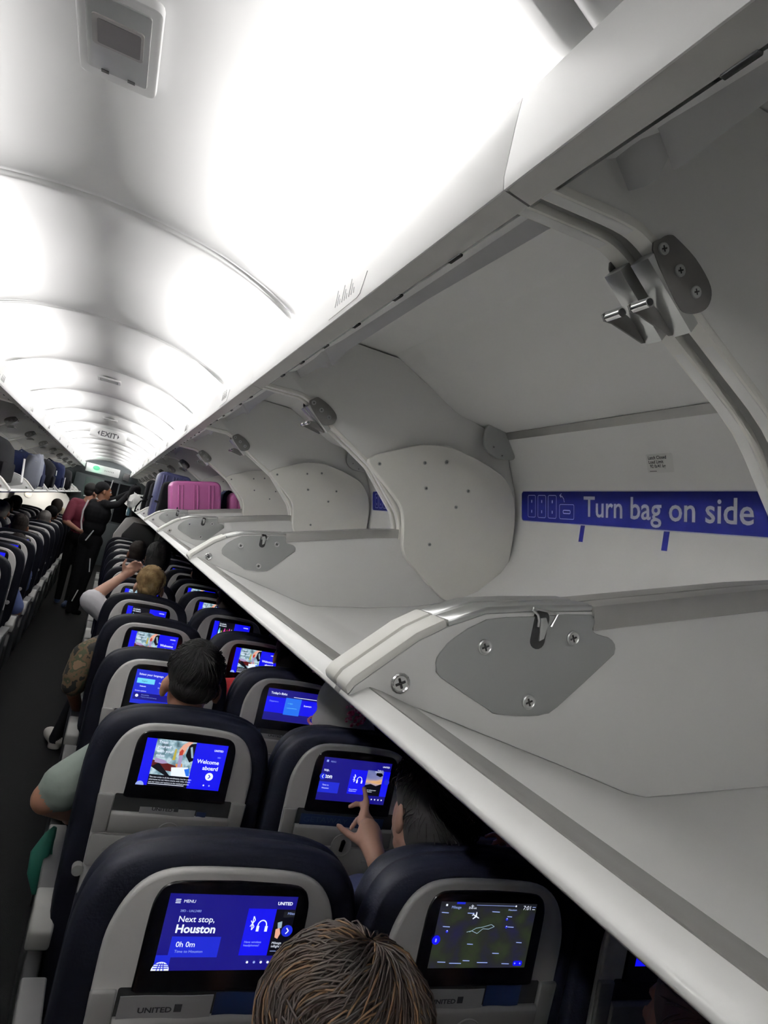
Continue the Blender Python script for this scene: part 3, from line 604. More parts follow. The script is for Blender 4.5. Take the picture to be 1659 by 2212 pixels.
def seat_meshes():
    R = {}
    # padded back: rings of a rounded outline stepped through its thickness
    half = [(.205, .40), (.232, .55), (.242, .75), (.245, .92), (.245, 1.01), (.240, 1.062), (.226, 1.110), (.197, 1.147), (.150, 1.168), (.09, 1.178), (0, 1.182)]
    outl = smooth2(half, 3, False); outl = outl + [(-x, z) for x, z in outl[::-1][1:]]
    m = MB(); cz = .85; rings = []
    for y, k in ((.012, -.040), (.012, -.012), (.018, -.004), (.030, 0), (.055, .001), (.062, -.003), (.069, .001), (.095, -.001), (.112, -.010), (.122, -.028), (.128, -.06), (.130, -.13)):
        r = []
        for i, (x, z) in enumerate(outl):
            a = outl[max(i-1, 0)]; b = outl[min(i+1, len(outl)-1)]; tx, tz = b[0]-a[0], b[1]-a[1]; l = math.hypot(tx, tz)
            nx, nz = tz/l, -tx/l
            if nx*x < -1e-6: nx = -nx; 
            r.append((x+nx*k*(-1 if False else 1), y, max(.40, z+abs(nz)*k)))
        rings.append(r)
    n = len(outl)
    vs = [p for r in rings for p in r]; fs = []
    for j in range(len(rings)-1):
        for i in range(n-1): fs.append((j*n+i, j*n+i+1, (j+1)*n+i+1, (j+1)*n+i))
    fs.append(tuple(range(n))[::-1]); fs.append(tuple(range((len(rings)-1)*n, len(rings)*n)))
    m.add(vs, fs); R['seat_back'] = (m, 'navy_leather', 50)
    # grey shell
    half = [(.188, .70), (.191, .86), (.193, .965), (.193, 1.03), (.186, 1.068), (.170, 1.105), (.146, 1.131), (.112, 1.146), (.06, 1.151), (0, 1.152)]
    o2 = smooth2(half, 3, False); o2 = o2 + [(-x, z) for x, z in o2[::-1][1:]]
    m = MB(); m.prism(o2, -.004, .014, 'y', 0, .007, 3); R['back_shell'] = (m, 'shell_grey', 50)
    hb = smooth2([(.134, .957), (.1335, .99), (.133, 1.08), (.128, 1.110), (.116, 1.126), (.09, 1.133), (0, 1.136)], 3, False); m = MB(); m.prism([(.125, .954)]+hb+[(-x, z) for x, z in hb[::-1][1:]]+[(-.125, .954)], -.0075, -.002, 'y', 0, .003, 3); R['bezel'] = (m, 'bezel_black', 50)
    m = MB(); m.prism(rrect(-.153, .153, .905, .962, .004), -.0052, -.0035, 'y'); R['pocket'] = (m, 'pocket_dark', 40)
    for nm, sg in (('pillar', 1), ('pillar', -1)):
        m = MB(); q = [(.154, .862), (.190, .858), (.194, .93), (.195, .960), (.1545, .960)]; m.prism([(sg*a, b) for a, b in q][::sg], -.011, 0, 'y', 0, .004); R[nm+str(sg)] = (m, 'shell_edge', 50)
    m = MB(); m.prism([(-.011, .862), (-.014, .872), (-.016, .895), (-.0155, .911), (-.011, .917), (-.003, .918), (-.001, .862)], -.1535, .1535, 'x', 0, .002)
    m.prism(rrect(-.190, .190, .775, .857, .012), -.013, -.002, 'y', 0, .004); m.prism(rrect(-.155, -.075, .818, .826, .0035), -.0145, -.012, 'y', 0, .0012); m.prism(rrect(.075, .155, .818, .826, .0035), -.0145, -.012, 'y', 0, .0012)
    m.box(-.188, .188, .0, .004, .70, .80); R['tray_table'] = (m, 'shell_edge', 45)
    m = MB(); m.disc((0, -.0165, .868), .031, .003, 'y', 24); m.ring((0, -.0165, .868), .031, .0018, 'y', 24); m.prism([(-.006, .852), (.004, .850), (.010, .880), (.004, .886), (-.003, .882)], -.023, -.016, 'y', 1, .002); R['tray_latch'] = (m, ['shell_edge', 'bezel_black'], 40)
    m = MB(); m.prism([(-.188, .38), (.188, .38), (.19, .772), (-.19, .772)], -.001, .03, 'y', 0, .01); R['lower_back'] = (m, 'seat_frame', 40)
    for sg in (1, -1):
        m = MB(); m.disc((sg*.200, -.012, .762), .014, .024, 'y', 14); R['hinge_cap'+str(sg)] = (m, 'arm_white', 40)
    m = MB(); m.prism([(.06, .34), (.50, .36), (.55, .38), (.56, .42), (.52, .45), (.30, .455), (.10, .43), (.06, .42)], -.215, .215, 'x', 0, .025, 3); R['seat_cushion'] = (m, 'navy_leather', 50)
    for sx, x, hw in (('', -.2495, .029), ('_slim', -.2385, .0145)):
        m = MB(); m.prism([(.11, .595), (.52, .60), (.545, .615), (.54, .632), (.12, .640), (.10, .63)], x-hw+.002, x+hw-.002, 'x', 0, .006, 3); R['armrest'+sx] = (m, 'arm_grey', 50)
        m = MB(); m.prism([(.0, .55), (.105, .565), (.125, .60), (.125, .648), (.10, .655), (.04, .648), (-.005, .60)], x-hw, x+hw, 'x', 0, .008, 3); R['armrest_cap'+sx] = (m, 'arm_white', 50)
        m = MB(); m.prism([(-.02, .25), (.46, .25), (.50, .40), (.48, .58), (.40, .595), (.06, .575), (-.02, .45)], x-hw*.7, x+hw*.7, 'x', 0, .006, 2); R['side_panel'+sx] = (m, 'seat_frame', 50)
    m = MB(); m.tube([(-.2, .12, .30), (-.2, .08, .02)], .018, 8); m.box(-.23, -.17, .02, .5, 0, .02); m.tube([(-.2, .40, .32), (-.2, .47, .02)], .018, 8); m.tube([(-.24, .14, .31), (.24, .14, .31)], .02, 8); m.tube([(-.24, .40, .32), (.24, .40, .32)], .02, 8); R['leg_frame'] = (m, 'seat_frame', 50)
    return R
SM = seat_meshes()
SEAT_PARTS = ['seat_back', 'back_shell', 'bezel', 'pocket', 'pillar1', 'pillar-1', 'tray_table', 'lower_back', 'hinge_cap1', 'hinge_cap-1', 'seat_cushion', 'leg_frame']
def make_seat(slim, end_arm):
    root = thing('airline_seat', (0, 0, 0), 'seat', 'seat'); D = {}
    for k in SEAT_PARTS:
        mb_, mt, sh = SM[k]; D[k] = mb_.build(k.rstrip('-1') if k[-1] == '1' else k, mt, root, None, None, sh)
    o = bpy.data.objects.new('display', UIM['off']); COL.objects.link(o); o.parent = D['bezel']; o.location = (0, -.0075, 0)
    mb_, mt, sh = SM['tray_latch']; mb_.build('tray_latch', mt, D['tray_table'], None, None, sh)
    for sx, mir in ((('_slim' if slim else ''), False),) + ((('', True),) if end_arm else ()):
        g = lambda k: (SM[k+sx][0].mirrored() if mir else SM[k+sx][0], SM[k+sx][1])
        a, mt = g('armrest'); ar = a.build('armrest', mt, root, None, None, 50)
        a, mt = g('armrest_cap'); a.build('armrest_cap', mt, ar, None, None, 50)
        a, mt = g('side_panel'); a.build('side_panel', mt, root, None, None, 50)
    return root
SEAT_SRC = {'A': make_seat(0, 0), 'B': make_seat(1, 0), 'C': make_seat(1, 1)}; SEAT_USED = set()
SY0, SP = 1.156, .762
SX = [.523, 1.022, 1.521]
SCREENS = {(0, 0): 'next', (0, 1): 'map', (0, 2): 'plain', (1, 0): 'welcome', (1, 1): 'stop2', (1, 2): 'plain', (2, 0): 'language', (2, 1): 'flight', (3, 0): 'welcome', (3, 1): 'welcome', (4, 0): 'cocktails', (4, 1): 'cocktails', (5, 0): 'welcome', (5, 1): 'welcome', (6, 1): 'welcome', (8, 1): 'welcome', (9, 1): 'welcome', (9, 0): 'blue'}
SDESC = {'next': 'its screen reading Next stop Houston', 'map': 'its screen showing a dark flight map', 'welcome': 'its screen showing a photo and a welcome', 'stop2': 'its screen being touched', 'language': 'its screen offering languages', 'flight': "its screen headed Today's flight", 'cocktails': 'its screen showing coloured bottles', 'plain': 'its screen lit blue', 'blue': 'its screen plain blue', 'off': 'its screen dark'}
SEATS = {}
def put_seat(side, r, c):
    k = 'ABC'[c] if side > 0 else 'CBB'[c]
    o = copy_tree(SEAT_SRC[k]) if k in SEAT_USED else SEAT_SRC[k]; SEAT_USED.add(k)
    x = SX[c]*side; o.location = (x, SY0+SP*r, 0)
    kind = SCREENS.get((r, c), 'off') if side > 0 else LSCREEN.get((r, c), 'off')
    for ch in o.children:
        if ch.name.startswith('bezel'):
            for g in ch.children: g.data = UIM[kind]
    col = ('aisle', 'middle', 'window')[c]
    if side > 0 and r >= 0: lab = 'navy and grey seat, %s row ahead on the right, %s column' % (ORD[r], col)
    elif side > 0: lab = 'navy seat under the nearest passengers, right side, %s column' % col
    else: lab = 'navy and grey seat left of the aisle, %s row seen from the camera, %s column' % (ORD[max(0, r-2)], col)
    if side > 0 and r < 3 and kind != 'off': lab += ', ' + SDESC[kind]
    wds = lab.split(); lab = ' '.join(wds[:16]) if len(wds) > 16 else lab
    o['label'] = lab; o['category'] = 'seat'; o['group'] = 'seats in the right block' if side > 0 else 'seats in the left block'
    SEATS[(side, r, c)] = o; return o
LSCREEN = {(5, 0): 'blue', (6, 0): 'blue', (7, 0): 'blue', (9, 0): 'blue', (8, 0): 'blue', (6, 1): 'blue', (7, 1): 'blue', (8, 1): 'blue', (10, 1): 'blue', (7, 2): 'blue', (9, 1): 'blue', (9, 2): 'blue', (11, 1): 'blue'}
for r in range(-1, 12):
    for c in range(3): put_seat(1, r, c)
for r in range(3, 17):
    for c in range(3): put_seat(-1, r, c)
# ------------------------------------------------------------------ people
V = Vector
def cap(p0, p1, r0, r1, m): return ('c', V(p0), V(p1), r0, r1, m)
def ell(c, r, m, rot=None): return ('e', V(c), V(r), rot or Matrix.Identity(3), m)
def prim_mesh(prims, mats, voxel, smooth=3, name='body', parent=None):
    """one continuous surface grown around tapered limbs; each patch takes the material of the nearest limb"""
    mb = MB()
    for p in prims:
        if p[0] == 'c':
            mb.ball(p[1], p[3], 12); mb.ball(p[2], p[4], 12)
            if (p[2]-p[1]).length > 1e-4: mb.tube([p[1], p[2]], [p[3], p[4]], 12)
        else: mb.ball(p[1], p[2][:], 18, 0, p[3])
    me0 = bpy.data.meshes.new('b'); me0.from_pydata(mb.v, [], mb.f); o = bpy.data.objects.new('b', me0); COL.objects.link(o)
    md = o.modifiers.new('r', 'REMESH'); md.mode = 'VOXEL'; md.voxel_size = voxel
    sm = o.modifiers.new('s', 'SMOOTH'); sm.factor = .5; sm.iterations = smooth
    me = bpy.data.meshes.new_from_object(o.evaluated_get(bpy.context.evaluated_depsgraph_get())); bpy.data.objects.remove(o)
    me.name = name; n = len(me.polygons); c = np.empty(n*3); me.polygons.foreach_get('center', c); c = c.reshape(-1, 3)
    best = np.full(n, 1e9); mi = np.zeros(n, int)
    for p in prims:
        if p[0] == 'c':
            a = np.array(p[1]); d = np.array(p[2]-p[1]); L2 = max(d@d, 1e-9); t = np.clip((c-a)@d/L2, 0, 1)
            ds = np.linalg.norm(c-a-t[:, None]*d, axis=1)-(p[3]+t*(p[4]-p[3]))
        else:
            q = (c-np.array(p[1]))@np.array(p[3]); ds = (np.linalg.norm(q/np.array(p[2]), axis=1)-1)*min(p[2])
        k = mats.index(p[-1]); w_ = ds < best; best[w_] = ds[w_]; mi[w_] = k
    for m in mats: me.materials.append(MATS[m])
    me.polygons.foreach_set('material_index', mi.astype(np.int32)); me.polygons.foreach_set('use_smooth', [True]*n); me.update()
    ob = bpy.data.objects.new(name, me); COL.objects.link(ob)
    if parent: ob.parent = parent
    return ob
def rotz(yaw, pitch=0, roll=0): return Matrix.Rotation(yaw, 3, 'Z') @ Matrix.Rotation(pitch, 3, 'X') @ Matrix.Rotation(roll, 3, 'Y')
def head_prims(c, R, skin, s=1.0):
    c = V(c); T = lambda *p: c + R @ V(p)*s
    P = [ell(T(0, -.012, .035), V((.073, .093, .086))*s, skin, R), ell(T(0, .030, -.03), V((.060, .064, .083))*s, skin, R), ell(T(0, .052, -.088), V((.040, .036, .030))*s, skin, R),
         cap(T(0, .090, .012), T(0, .112, -.028), .008*s, .014*s, skin), cap(T(-.02, .091, -.060), T(.02, .091, -.060), .008*s, .008*s, 'lips'),
         cap(T(-.035, .080, .030), T(.035, .080, .030), .012*s, .012*s, skin)]
    for g in (1, -1): P += [ell(T(g*.078, -.010, -.015), V((.011, .021, .033))*s, skin, R @ Matrix.Rotation(g*.35, 3, 'Z'))]
    return P
def add_eyes(parent, c, R, s=1.0):
    c = V(c); T = lambda *p: c + R @ V(p)*s
    for g in (1, -1):
        m = MB(); m.ball(T(g*.030, .083, .008), .0125*s, 10, 0); m.ball(T(g*.030, .0915, .008), .0062*s, 8, 1); m.build('eye', ['eye_white', 'eye_dark'], parent)
def hair_obj(parent, c, R, mats, s=1.0, n=220, length=.07, rad=.0016, style='short', crown=(0, -.05, .11), hi=.3, seed=1, cover=1.0):
    rnd = random.Random(seed); c = V(c); T = lambda p: c + R @ V(p)*s
    E = [(V((0, -.024, .048)), V((.080, .096, .086))), (V((0, -.052, .000)), V((.070, .060, .070*cover)))]
    if style == 'full': E = [(V((0, -.020, .045)), V((.088, .104, .092))), (V((0, -.048, -.01)), V((.084, .072, .095)))]
    prims = [ell(T(a), r*s, mats[0], R) for a, r in E]
    o = prim_mesh(prims, [mats[0]], .007, 2, 'hair', parent)
    mb = MB(); cr = V(crown)
    for i in range(n):
        e, r = E[0] if rnd.random() < .72 else E[1]
        th = rnd.uniform(0, 2*math.pi); ph = rnd.uniform(-.15, 1.5)
        d = V((math.cos(th)*math.cos(ph), math.sin(th)*math.cos(ph), math.sin(ph)))
        if d.y > .25 and d.z < .45 or (abs(d.x) > .7 and d.z < .12): continue
        p = V((e[k]+r[k]*d[k] for k in range(3))); tan = (p-cr); nr = V((d[k]/r[k] for k in range(3))).normalized()
        tan = (tan - nr*tan.dot(nr))
        if tan.length < 1e-3: continue
        an = 1.0*math.sin(38*p.x+21*p.z+seed)+.8*math.sin(29*p.y-17*p.x+2*seed)+rnd.uniform(-.35, .35)
        an *= .9 if style == 'full' else .7
        tan = (tan.normalized()*math.cos(an)+nr.cross(tan).normalized()*math.sin(an)).normalized(); ln = length*rnd.uniform(.6, 1.2); pts = []
        lift = rnd.uniform(.0, .006 if style == 'short' else .012)
        for k in range(6):
            t = k/5; q = p + tan*ln*t + V((0, 0, -1))*ln*.22*t*t
            q2 = V(((q[j]-e[j])/r[j] for j in range(3))); l = q2.length or 1
            surf = V((e[j]+r[j]*q2[j]/l for j in range(3)))
            nn = V((q2[j]/r[j] for j in range(3))).normalized(); pts.append(T(surf+nn*(.001+lift*math.sin(math.pi*min(1, t*1.1))*1.0)))
        mb.tube(pts, [rad*s*x for x in (.6, 1, 1, .9, .6, .15)], 4, 1 if rnd.random() < hi else 0, cap=False)
    if n > 60: mb.build('hair_strands', [mats[0], mats[-1]], o, None, None, 180)
    return o
def hand_prims(wr, f, nrm, side, skin, curl=.5, s=1.0):
    """palm, four unequal fingers with knuckle bends and a thumb leaving the side of the palm; side=+1 puts the thumb along f x nrm"""
    wr = V(wr); f = V(f).normalized(); nrm = (V(nrm)-f*V(nrm).dot(f)).normalized(); sd = f.cross(nrm)*side
    P = [ell(wr+f*.048*s, V((.040, .052, .0155))*s, skin, Matrix((sd, f, nrm)).transposed()), cap(wr-f*.02*s, wr+f*.02*s, .026*s, .028*s, skin)]
    for off, ln in ((.030, .072), (.010, .082), (-.010, .076), (-.029, .058)):
        p = wr+f*(.088-.004*abs(off)/.01)*s+sd*off*s; a = 0
        for k, fr in enumerate((.45, .32, .25)):
            a += curl*(.55, .8, .5)[k]; d = f*math.cos(a)-nrm*math.sin(a)*-1+sd*off*.8; q = p+d.normalized()*ln*fr*s
            P.append(cap(p, q, (.0092-.0009*k)*s, (.0085-.0009*k)*s, skin)); p = q
    p = wr+f*.028*s+sd*.030*s; d = (f*.55+sd*.8+nrm*.25).normalized(); q = p+d*.042*s; P.append(cap(p, q, .0125*s, .0105*s, skin)); d2 = (f*.9+sd*.35+nrm*.3).normalized(); P.append(cap(q, q+d2*.032*s, .0100*s, .0085*s, skin))
    return P
def arm_prims(sh, el, wr, shirt, skin, sleeve=.55, s=1.0):
    """upper arm and forearm; sleeve = share of the arm under cloth (0-2: 1 ends at the elbow, 2 at the wrist)"""
    sh, el, wr = V(sh), V(el), V(wr); P = []
    if sleeve >= 1: P.append(cap(sh, el, .056*s, .047*s, shirt))
    else:
        m = sh.lerp(el, sleeve); P += [cap(sh, m, .062*s, .068*s, shirt), cap(m.lerp(el, .05), el, .045*s, .044*s, skin)]
    if sleeve >= 2: P.append(cap(el, wr, .045*s, .034*s, shirt))
    elif sleeve > 1:
        m = el.lerp(wr, sleeve-1); P += [cap(el, m, .045*s, .040*s, shirt), cap(m, wr, .034*s, .026*s, skin)]
    else: P.append(cap(el, wr, .043*s, .026*s, skin))
    return P
def torso_prims(x, y, zb, sx, sy, sz, shirt, pants, skin, head):
    hip = V((x, y+.03, zb)); neck = V((sx, sy, sz+.03)); mid = hip.lerp(neck, .5)
    return [ell(hip, (.165, .125, .12), pants), ell(mid+V((0, .0, -.06)), (.150, .105, .16), shirt), ell(hip.lerp(neck, .72), (.172, .108, .17), shirt),
            cap((sx-.135, sy, sz-.012), (sx+.135, sy, sz-.012), .062, .062, shirt), cap(neck+V((0, 0, -.02)), V(head)+V((0, -.012, -.07)), .058, .052, skin)]
def seated(x, yb, label, skin, shirt, hair, pants='cloth_dark', head=None, yaw=0, pitch=0, arms=None, voxel=.012, s=1.0, hairkw=None, shoe='cloth_black', extra=None, feet=None, headextra=None, name='person'):
    head = V(head or (x, yb+.235, 1.215)); R = rotz(yaw, pitch)
    sx, sy, sz = x*.6+head.x*.4, yb+.25+(head.y-yb-.235)*.6, 1.0+(head.z-1.215)*.8
    root = thing(name, (x, yb+.3, .0), label, 'person')
    P = torso_prims(x, yb+.28, .56, sx, sy, sz, shirt, pants, skin, head) + head_prims(head, R, skin, s)
    for g, ft in ((1, None), (-1, feet)):
        kn = V((x+g*.11, yb+.68, .545)); ank = V((x+g*.11, yb+.66, .11))
        if ft: kn = V(((x-.11+ft[0])/2, yb+.66, .52)); ank = V(ft)+V((0, -.06, .06))
        P += [cap((x+g*.085, yb+.32, .535), kn, .082, .060, pants), cap(kn, ank, .056, .042, pants), cap(ank+V((0, 0, -.05)), ank+V((0, .13, -.065)), .040, .034, shoe)]
    arms = arms or {}
    for g in (1, -1):
        a = arms.get(g)
        sh = V((sx+g*.165, sy, sz-.015))
        if a is None: el, wr, sl = V((x+g*.195, yb+.34, .735)), V((x+g*.12, yb+.56, .66)), 1.0; P += arm_prims(sh, el, wr, shirt, skin, sl)+hand_prims(wr, (-g*.3, 1, -.1), (0, 0, 1), g, skin, .4)
        else:
            P += arm_prims(sh, a[0], a[1], shirt, skin, a[2])
            if len(a) > 3 and a[3]: P += hand_prims(a[1], a[3], a[4], a[5], skin, a[6] if len(a) > 6 else .5)
    P += extra or []
    mats = sorted({p[-1] for p in P}); off = -V(root.location)
    b = prim_mesh(P, mats, voxel, 3, 'body', root); b.location = off
    if hair:
        h = hair_obj(b, head, R, hair, s, **(hairkw or {}))
    if headextra: headextra(b, head, R)
    return root
def standing(label, loc, head, skin, shirt, pants, hair, R, sh, hips, arms, legs, voxel=.012, shoe='cloth_black', stripes=None, eyes=False, headextra=None):
    root = thing('person', loc, label, 'person'); hx, hips = V(head), V(hips); shl, shr = V(sh[0]), V(sh[1]); mid = (shl+shr)/2
    P = [ell(hips, (.16, .12, .13), pants), ell(hips.lerp(mid, .4), (.15, .11, .17), shirt), ell(hips.lerp(mid, .72), (.175, .12, .19), shirt), cap(shl, shr, .064, .064, shirt), cap(mid+V((0, 0, .02)), hx+R @ V((0, -.015, -.07)), .058, .053, skin)]
    P += head_prims(hx, R, skin)
    for hp, kn, an, toe in legs: P += [cap(hp, kn, .088, .062, pants), cap(kn, an, .060, .044, pants), cap(V(an)+V((0, 0, -.03)), toe, .042, .034, shoe)]
    for s_, el, wr, sl, f, nm, sd in arms: P += arm_prims(s_, el, wr, shirt, skin, sl)+hand_prims(wr, f, nm, sd, skin, .6)
    mats = sorted({p[-1] for p in P}); b = prim_mesh(P, mats, voxel, 3, 'body', root); b.location = -V(loc)
    if hair: hair_obj(b, hx, R, hair, 1.0, n=60, length=.03)
    if eyes: add_eyes(b, hx, R)
    if headextra: headextra(b, hx, R)
    if stripes: stripes(b)
    return root
def cap_hat(matn, brim=True, back=False):
    def f(b, c, R):
        T = lambda *p: V(c)+R @ V(p)
        P = [ell(T(0, -.016, .050), (.086, .106, .088), matn, R)]
        h = prim_mesh(P, [matn], .008, 2, 'cap', b)
        if brim:
            g = -1 if back else 1; m = MB(); pts = []
            for k in range(13):
                a = math.pi*k/12; pts.append(T(.078*math.cos(a), g*(.07+.085*math.sin(a)), .050-.012*math.sin(a)))
            top = [p+V((0, 0, .004)) for p in pts]; n = len(pts); m.add(pts+top, [tuple(range(n))[::-1], tuple(range(n, 2*n))]+[(i, i+1, n+i+1, n+i) for i in range(n-1)]+[(n-1, 0, n, 2*n-1)])
            m.build('brim', matn, h)
    return f
# child with brown hair, nearest head
seated(.53, .37, 'person with tousled brown hair seen from above behind the nearest screens', 'skin_light', 'cloth_navy', ['hair_brown', 'hair_brown', 'hair_streak'], head=(.530, .70, 1.176), yaw=.25, pitch=-.12, s=.95, hairkw=dict(style='full', n=2600, length=.085, rad=.0013, crown=(.02, -.02, .13), hi=.13, seed=3))
# dark head at the lower right under the bin lip
seated(1.10, .34, 'person with dark auburn hair partly under the bin lip, lower right corner', 'skin_tan', 'cloth_dark', ['hair_auburn', 'hair_auburn'], head=(1.095, .70, 1.16), hairkw=dict(style='full', n=500, length=.06, rad=.0013, seed=5))
# man touching his screen
hp = 'skin_light'
TOUCH = [ell((.962, 1.605, 1.026), (.034, .022, .046), hp, rotz(.1, -.45, -.30)), cap((.954, 1.64, 1.050), (.967, 1.68, 1.083), .0098, .0088, hp), cap((.967, 1.68, 1.083), (.963, 1.705, 1.108), .0085, .0070, hp),
         cap((.944, 1.642, 1.044), (.968, 1.69, 1.072), .0098, .0088, hp), cap((.968, 1.69, 1.072), (.949, 1.70, 1.068), .0086, .0080, hp), cap((.949, 1.70, 1.068), (.931, 1.70, 1.059), .0080, .0066, hp),
         cap((.974, 1.648, 1.050), (.972, 1.685, 1.050), .0092, .0085, hp), cap((.972, 1.685, 1.050), (.956, 1.69, 1.030), .0082, .0078, hp), cap((.956, 1.69, 1.030), (.936, 1.672, 1.014), .0078, .0066, hp),
         cap((.985, 1.642, 1.040), (.982, 1.675, 1.034), .0085, .0078, hp), cap((.982, 1.675, 1.034), (.966, 1.67, 1.016), .0076, .0064, hp),
         cap((.942, 1.598, 1.014), (.920, 1.610, 1.020), .0130, .0108, hp), cap((.920, 1.610, 1.020), (.903, 1.622, 1.026), .0104, .0094, hp), cap((.903, 1.622, 1.026), (.882, 1.632, 1.037), .0092, .0076, hp),
         cap((.962, 1.56, 1.005), (.96, 1.60, 1.02), .026, .030, hp)]
seated(1.022, 1.156, 'person with thick black hair raising one hand to touch the screen ahead', 'skin_light', 'cloth_navy', ['hair_black', 'hair_black'], head=(.968, 1.36, 1.197), yaw=.12, pitch=-.08, voxel=.0055,
       arms={1: (V((1.17, 1.47, .80)), V((.964, 1.545, .995)), .7)}, extra=TOUCH, hairkw=dict(style='full', n=1200, length=.045, rad=.0013, seed=8))
# passenger at the window reaching for a screen
WH = 'skin_tan'
HANDW = [ell((1.475, 1.69, .99), (.035, .045, .016), WH, rotz(.5, 0, 0)), cap((1.45, 1.72, 1.0), (1.42, 1.742, .998), .009, .0085, WH), cap((1.42, 1.742, .998), (1.398, 1.752, .986), .0083, .007, WH), cap((1.452, 1.728, .992), (1.432, 1.75, .972), .009, .008, WH), cap((1.432, 1.75, .972), (1.426, 1.752, .948), .0078, .0066, WH), cap((1.47, 1.735, .988), (1.456, 1.752, .968), .009, .008, WH), cap((1.456, 1.752, .968), (1.454, 1.752, .945), .0078, .0066, WH), cap((1.488, 1.735, .984), (1.484, 1.75, .966), .0082, .007, WH), cap((1.484, 1.75, .966), (1.482, 1.748, .948), .007, .006, WH), cap((1.445, 1.67, .985), (1.425, 1.695, .972), .0115, .010, WH), cap((1.425, 1.695, .972), (1.42, 1.72, .96), .0095, .008, WH)]
seated(1.521, 1.156, 'person whose bent fingers show below the bin lip, reaching for a window column screen', WH, 'cloth_dark', ['hair_dark', 'hair_dark'], head=(1.53, 1.38, 1.19), voxel=.0065, arms={-1: (V((1.36, 1.42, .78)), V((1.49, 1.64, .975)), 1.6), 1: (V((1.66, 1.50, .74)), V((1.58, 1.70, .66)), 1.0, (-.3, 1, -.1), (0, 0, 1), 1)}, extra=HANDW, hairkw=dict(n=60))
# man with black hair and sage t-shirt, elbow out
seated(.523, 1.918, 'person with short black hair and sage green shirt, elbow out over the aisle armrest', 'skin_tan', 'cloth_sage', ['hair_black', 'hair_black'], head=(.527, 2.115, 1.215), pitch=-.05, voxel=.008,
       arms={-1: (V((.213, 2.13, .845)), V((.30, 2.40, .69)), .74, (.2, 1, -.1), (0, 0, 1), 1)}, hairkw=dict(n=1300, length=.035, rad=.0012, seed=11, crown=(0, -.06, .10), cover=.62))
# white hat with a pink flower patch
def flower_hat(b, c, R):
    T = lambda *p: V(c)+R @ V(p)
    h = prim_mesh([ell(T(0, -.015, .045), (.094, .112, .095), 'hat_white', R), ell(T(0, -.03, -.02), (.105, .10, .05), 'hat_white', R)], ['hat_white'], .008, 3, 'hat', b)
    m = MB(); rnd = random.Random(4)
    for k in range(46):
        a, rr = rnd.uniform(0, 6.28), .036*math.sqrt(rnd.random()); x, z = -.005+rr*math.cos(a), .040+rr*math.sin(a)
        y = -.015-.110*math.sqrt(max(0, 1-(x/.094)**2-((z-.045)/.095)**2)); m.ball(T(x, y-.004, z), (.0062, .005, .0062), 6)
    m.build('flower_patch', 'hat_pink', h, None, 'pink beaded flower patch')
    m = MB(); m.ring(T(0, -.02, -.03), .108, .004, 'z', 30); m.build('hat_edge', 'hat_pink', h)
seated(1.022, 1.918, 'person in a pale hat with a pink flower patch, behind the middle headrest', 'skin_light', 'cloth_white', None, head=(1.015, 2.11, 1.185), headextra=flower_hat, voxel=.01)
seated(1.022, 2.68, 'person in a bright red top whose shoulder shows between two headrests', 'skin_tan', 'cloth_red', ['hair_dark', 'hair_dark'], head=(1.045, 2.89, 1.21), voxel=.01, hairkw=dict(style='full', n=150, length=.05), arms={-1: (V((.745, 2.99, .78)), V((.86, 3.24, .66)), 1.5, (.2, 1, -.1), (0, 0, 1), 1)}, extra=[cap((.90, 2.92, 1.02), (.805, 2.95, 1.0), .068, .066, 'cloth_red'), cap((.805, 2.95, 1.0), (.755, 2.98, .84), .066, .062, 'cloth_red')])
seated(.523, 3.442, 'person in a camouflage sleeve whose arm hangs out beside the aisle armrests', 'skin_brown', 'cloth_camo', ['hair_dark', 'hair_dark'], head=(.50, 3.80, 1.01), pitch=-.4, voxel=.01, extra=[cap((.36, 3.72, .98), (.25, 3.58, .93), .072, .070, 'cloth_camo'), cap((.25, 3.58, .93), (.226, 3.54, .84), .068, .058, 'cloth_camo')],
       arms={-1: (V((.220, 3.53, .80)), V((.28, 3.74, .62)), 1.08, (.2, 1, -.1), (0, 0, 1), 1)}, hairkw=dict(n=60))
seated(.523, 4.204, 'person with blond hair and white shirt, raising one forearm beside the head', 'skin_light', 'cloth_white', ['hair_blond', 'hair_blond'], head=(.517, 4.38, 1.213), voxel=.008,
       arms={-1: (V((.213, 4.44, 1.075)), V((.365, 4.53, 1.235)), .93, (.55, .1, .75), (.3, -1, 0), -1, .9)}, hairkw=dict(n=600, length=.06, rad=.0014, seed=14, crown=(.03, -.06, .10), cover=.7), feet=(.222, 5.06, .0), shoe='shoe_white', extra=[ell((.215, 5.06, .055), (.055, .13, .05), 'shoe_white', rotz(.5))])
seated(1.022, 4.204, 'person with dark brown hair in the middle column, beyond the coloured bottles screen', 'skin_tan', 'cloth_dark', ['hair_dark', 'hair_dark'], hairkw=dict(style='full', n=150, length=.05))
seated(1.022, 5.728, 'person with black hair in the middle column, right of the blond head', 'skin_tan', 'cloth_dark', ['hair_black', 'hair_black'], hairkw=dict(style='full', n=80))
seated(.523, 4.966, 'tall person with full black hair right behind the blond head', 'skin_brown', 'cloth_dark', ['hair_black', 'hair_black'], head=(.585, 5.16, 1.325), hairkw=dict(style='full', n=150, length=.05))
seated(.523, 6.49, 'person with cropped dark hair in the aisle column, above the black haired head', 'skin_brown', 'cloth_dark', ['hair_dark', 'hair_dark'], hairkw=dict(n=80, length=.02))
seated(1.022, 8.014, 'person with reddish top far ahead in the right block, near the standing pair', 'skin_brown', 'cloth_maroon', ['hair_black', 'hair_black'], head=(.96, 8.25, 1.25), hairkw=dict(n=40))
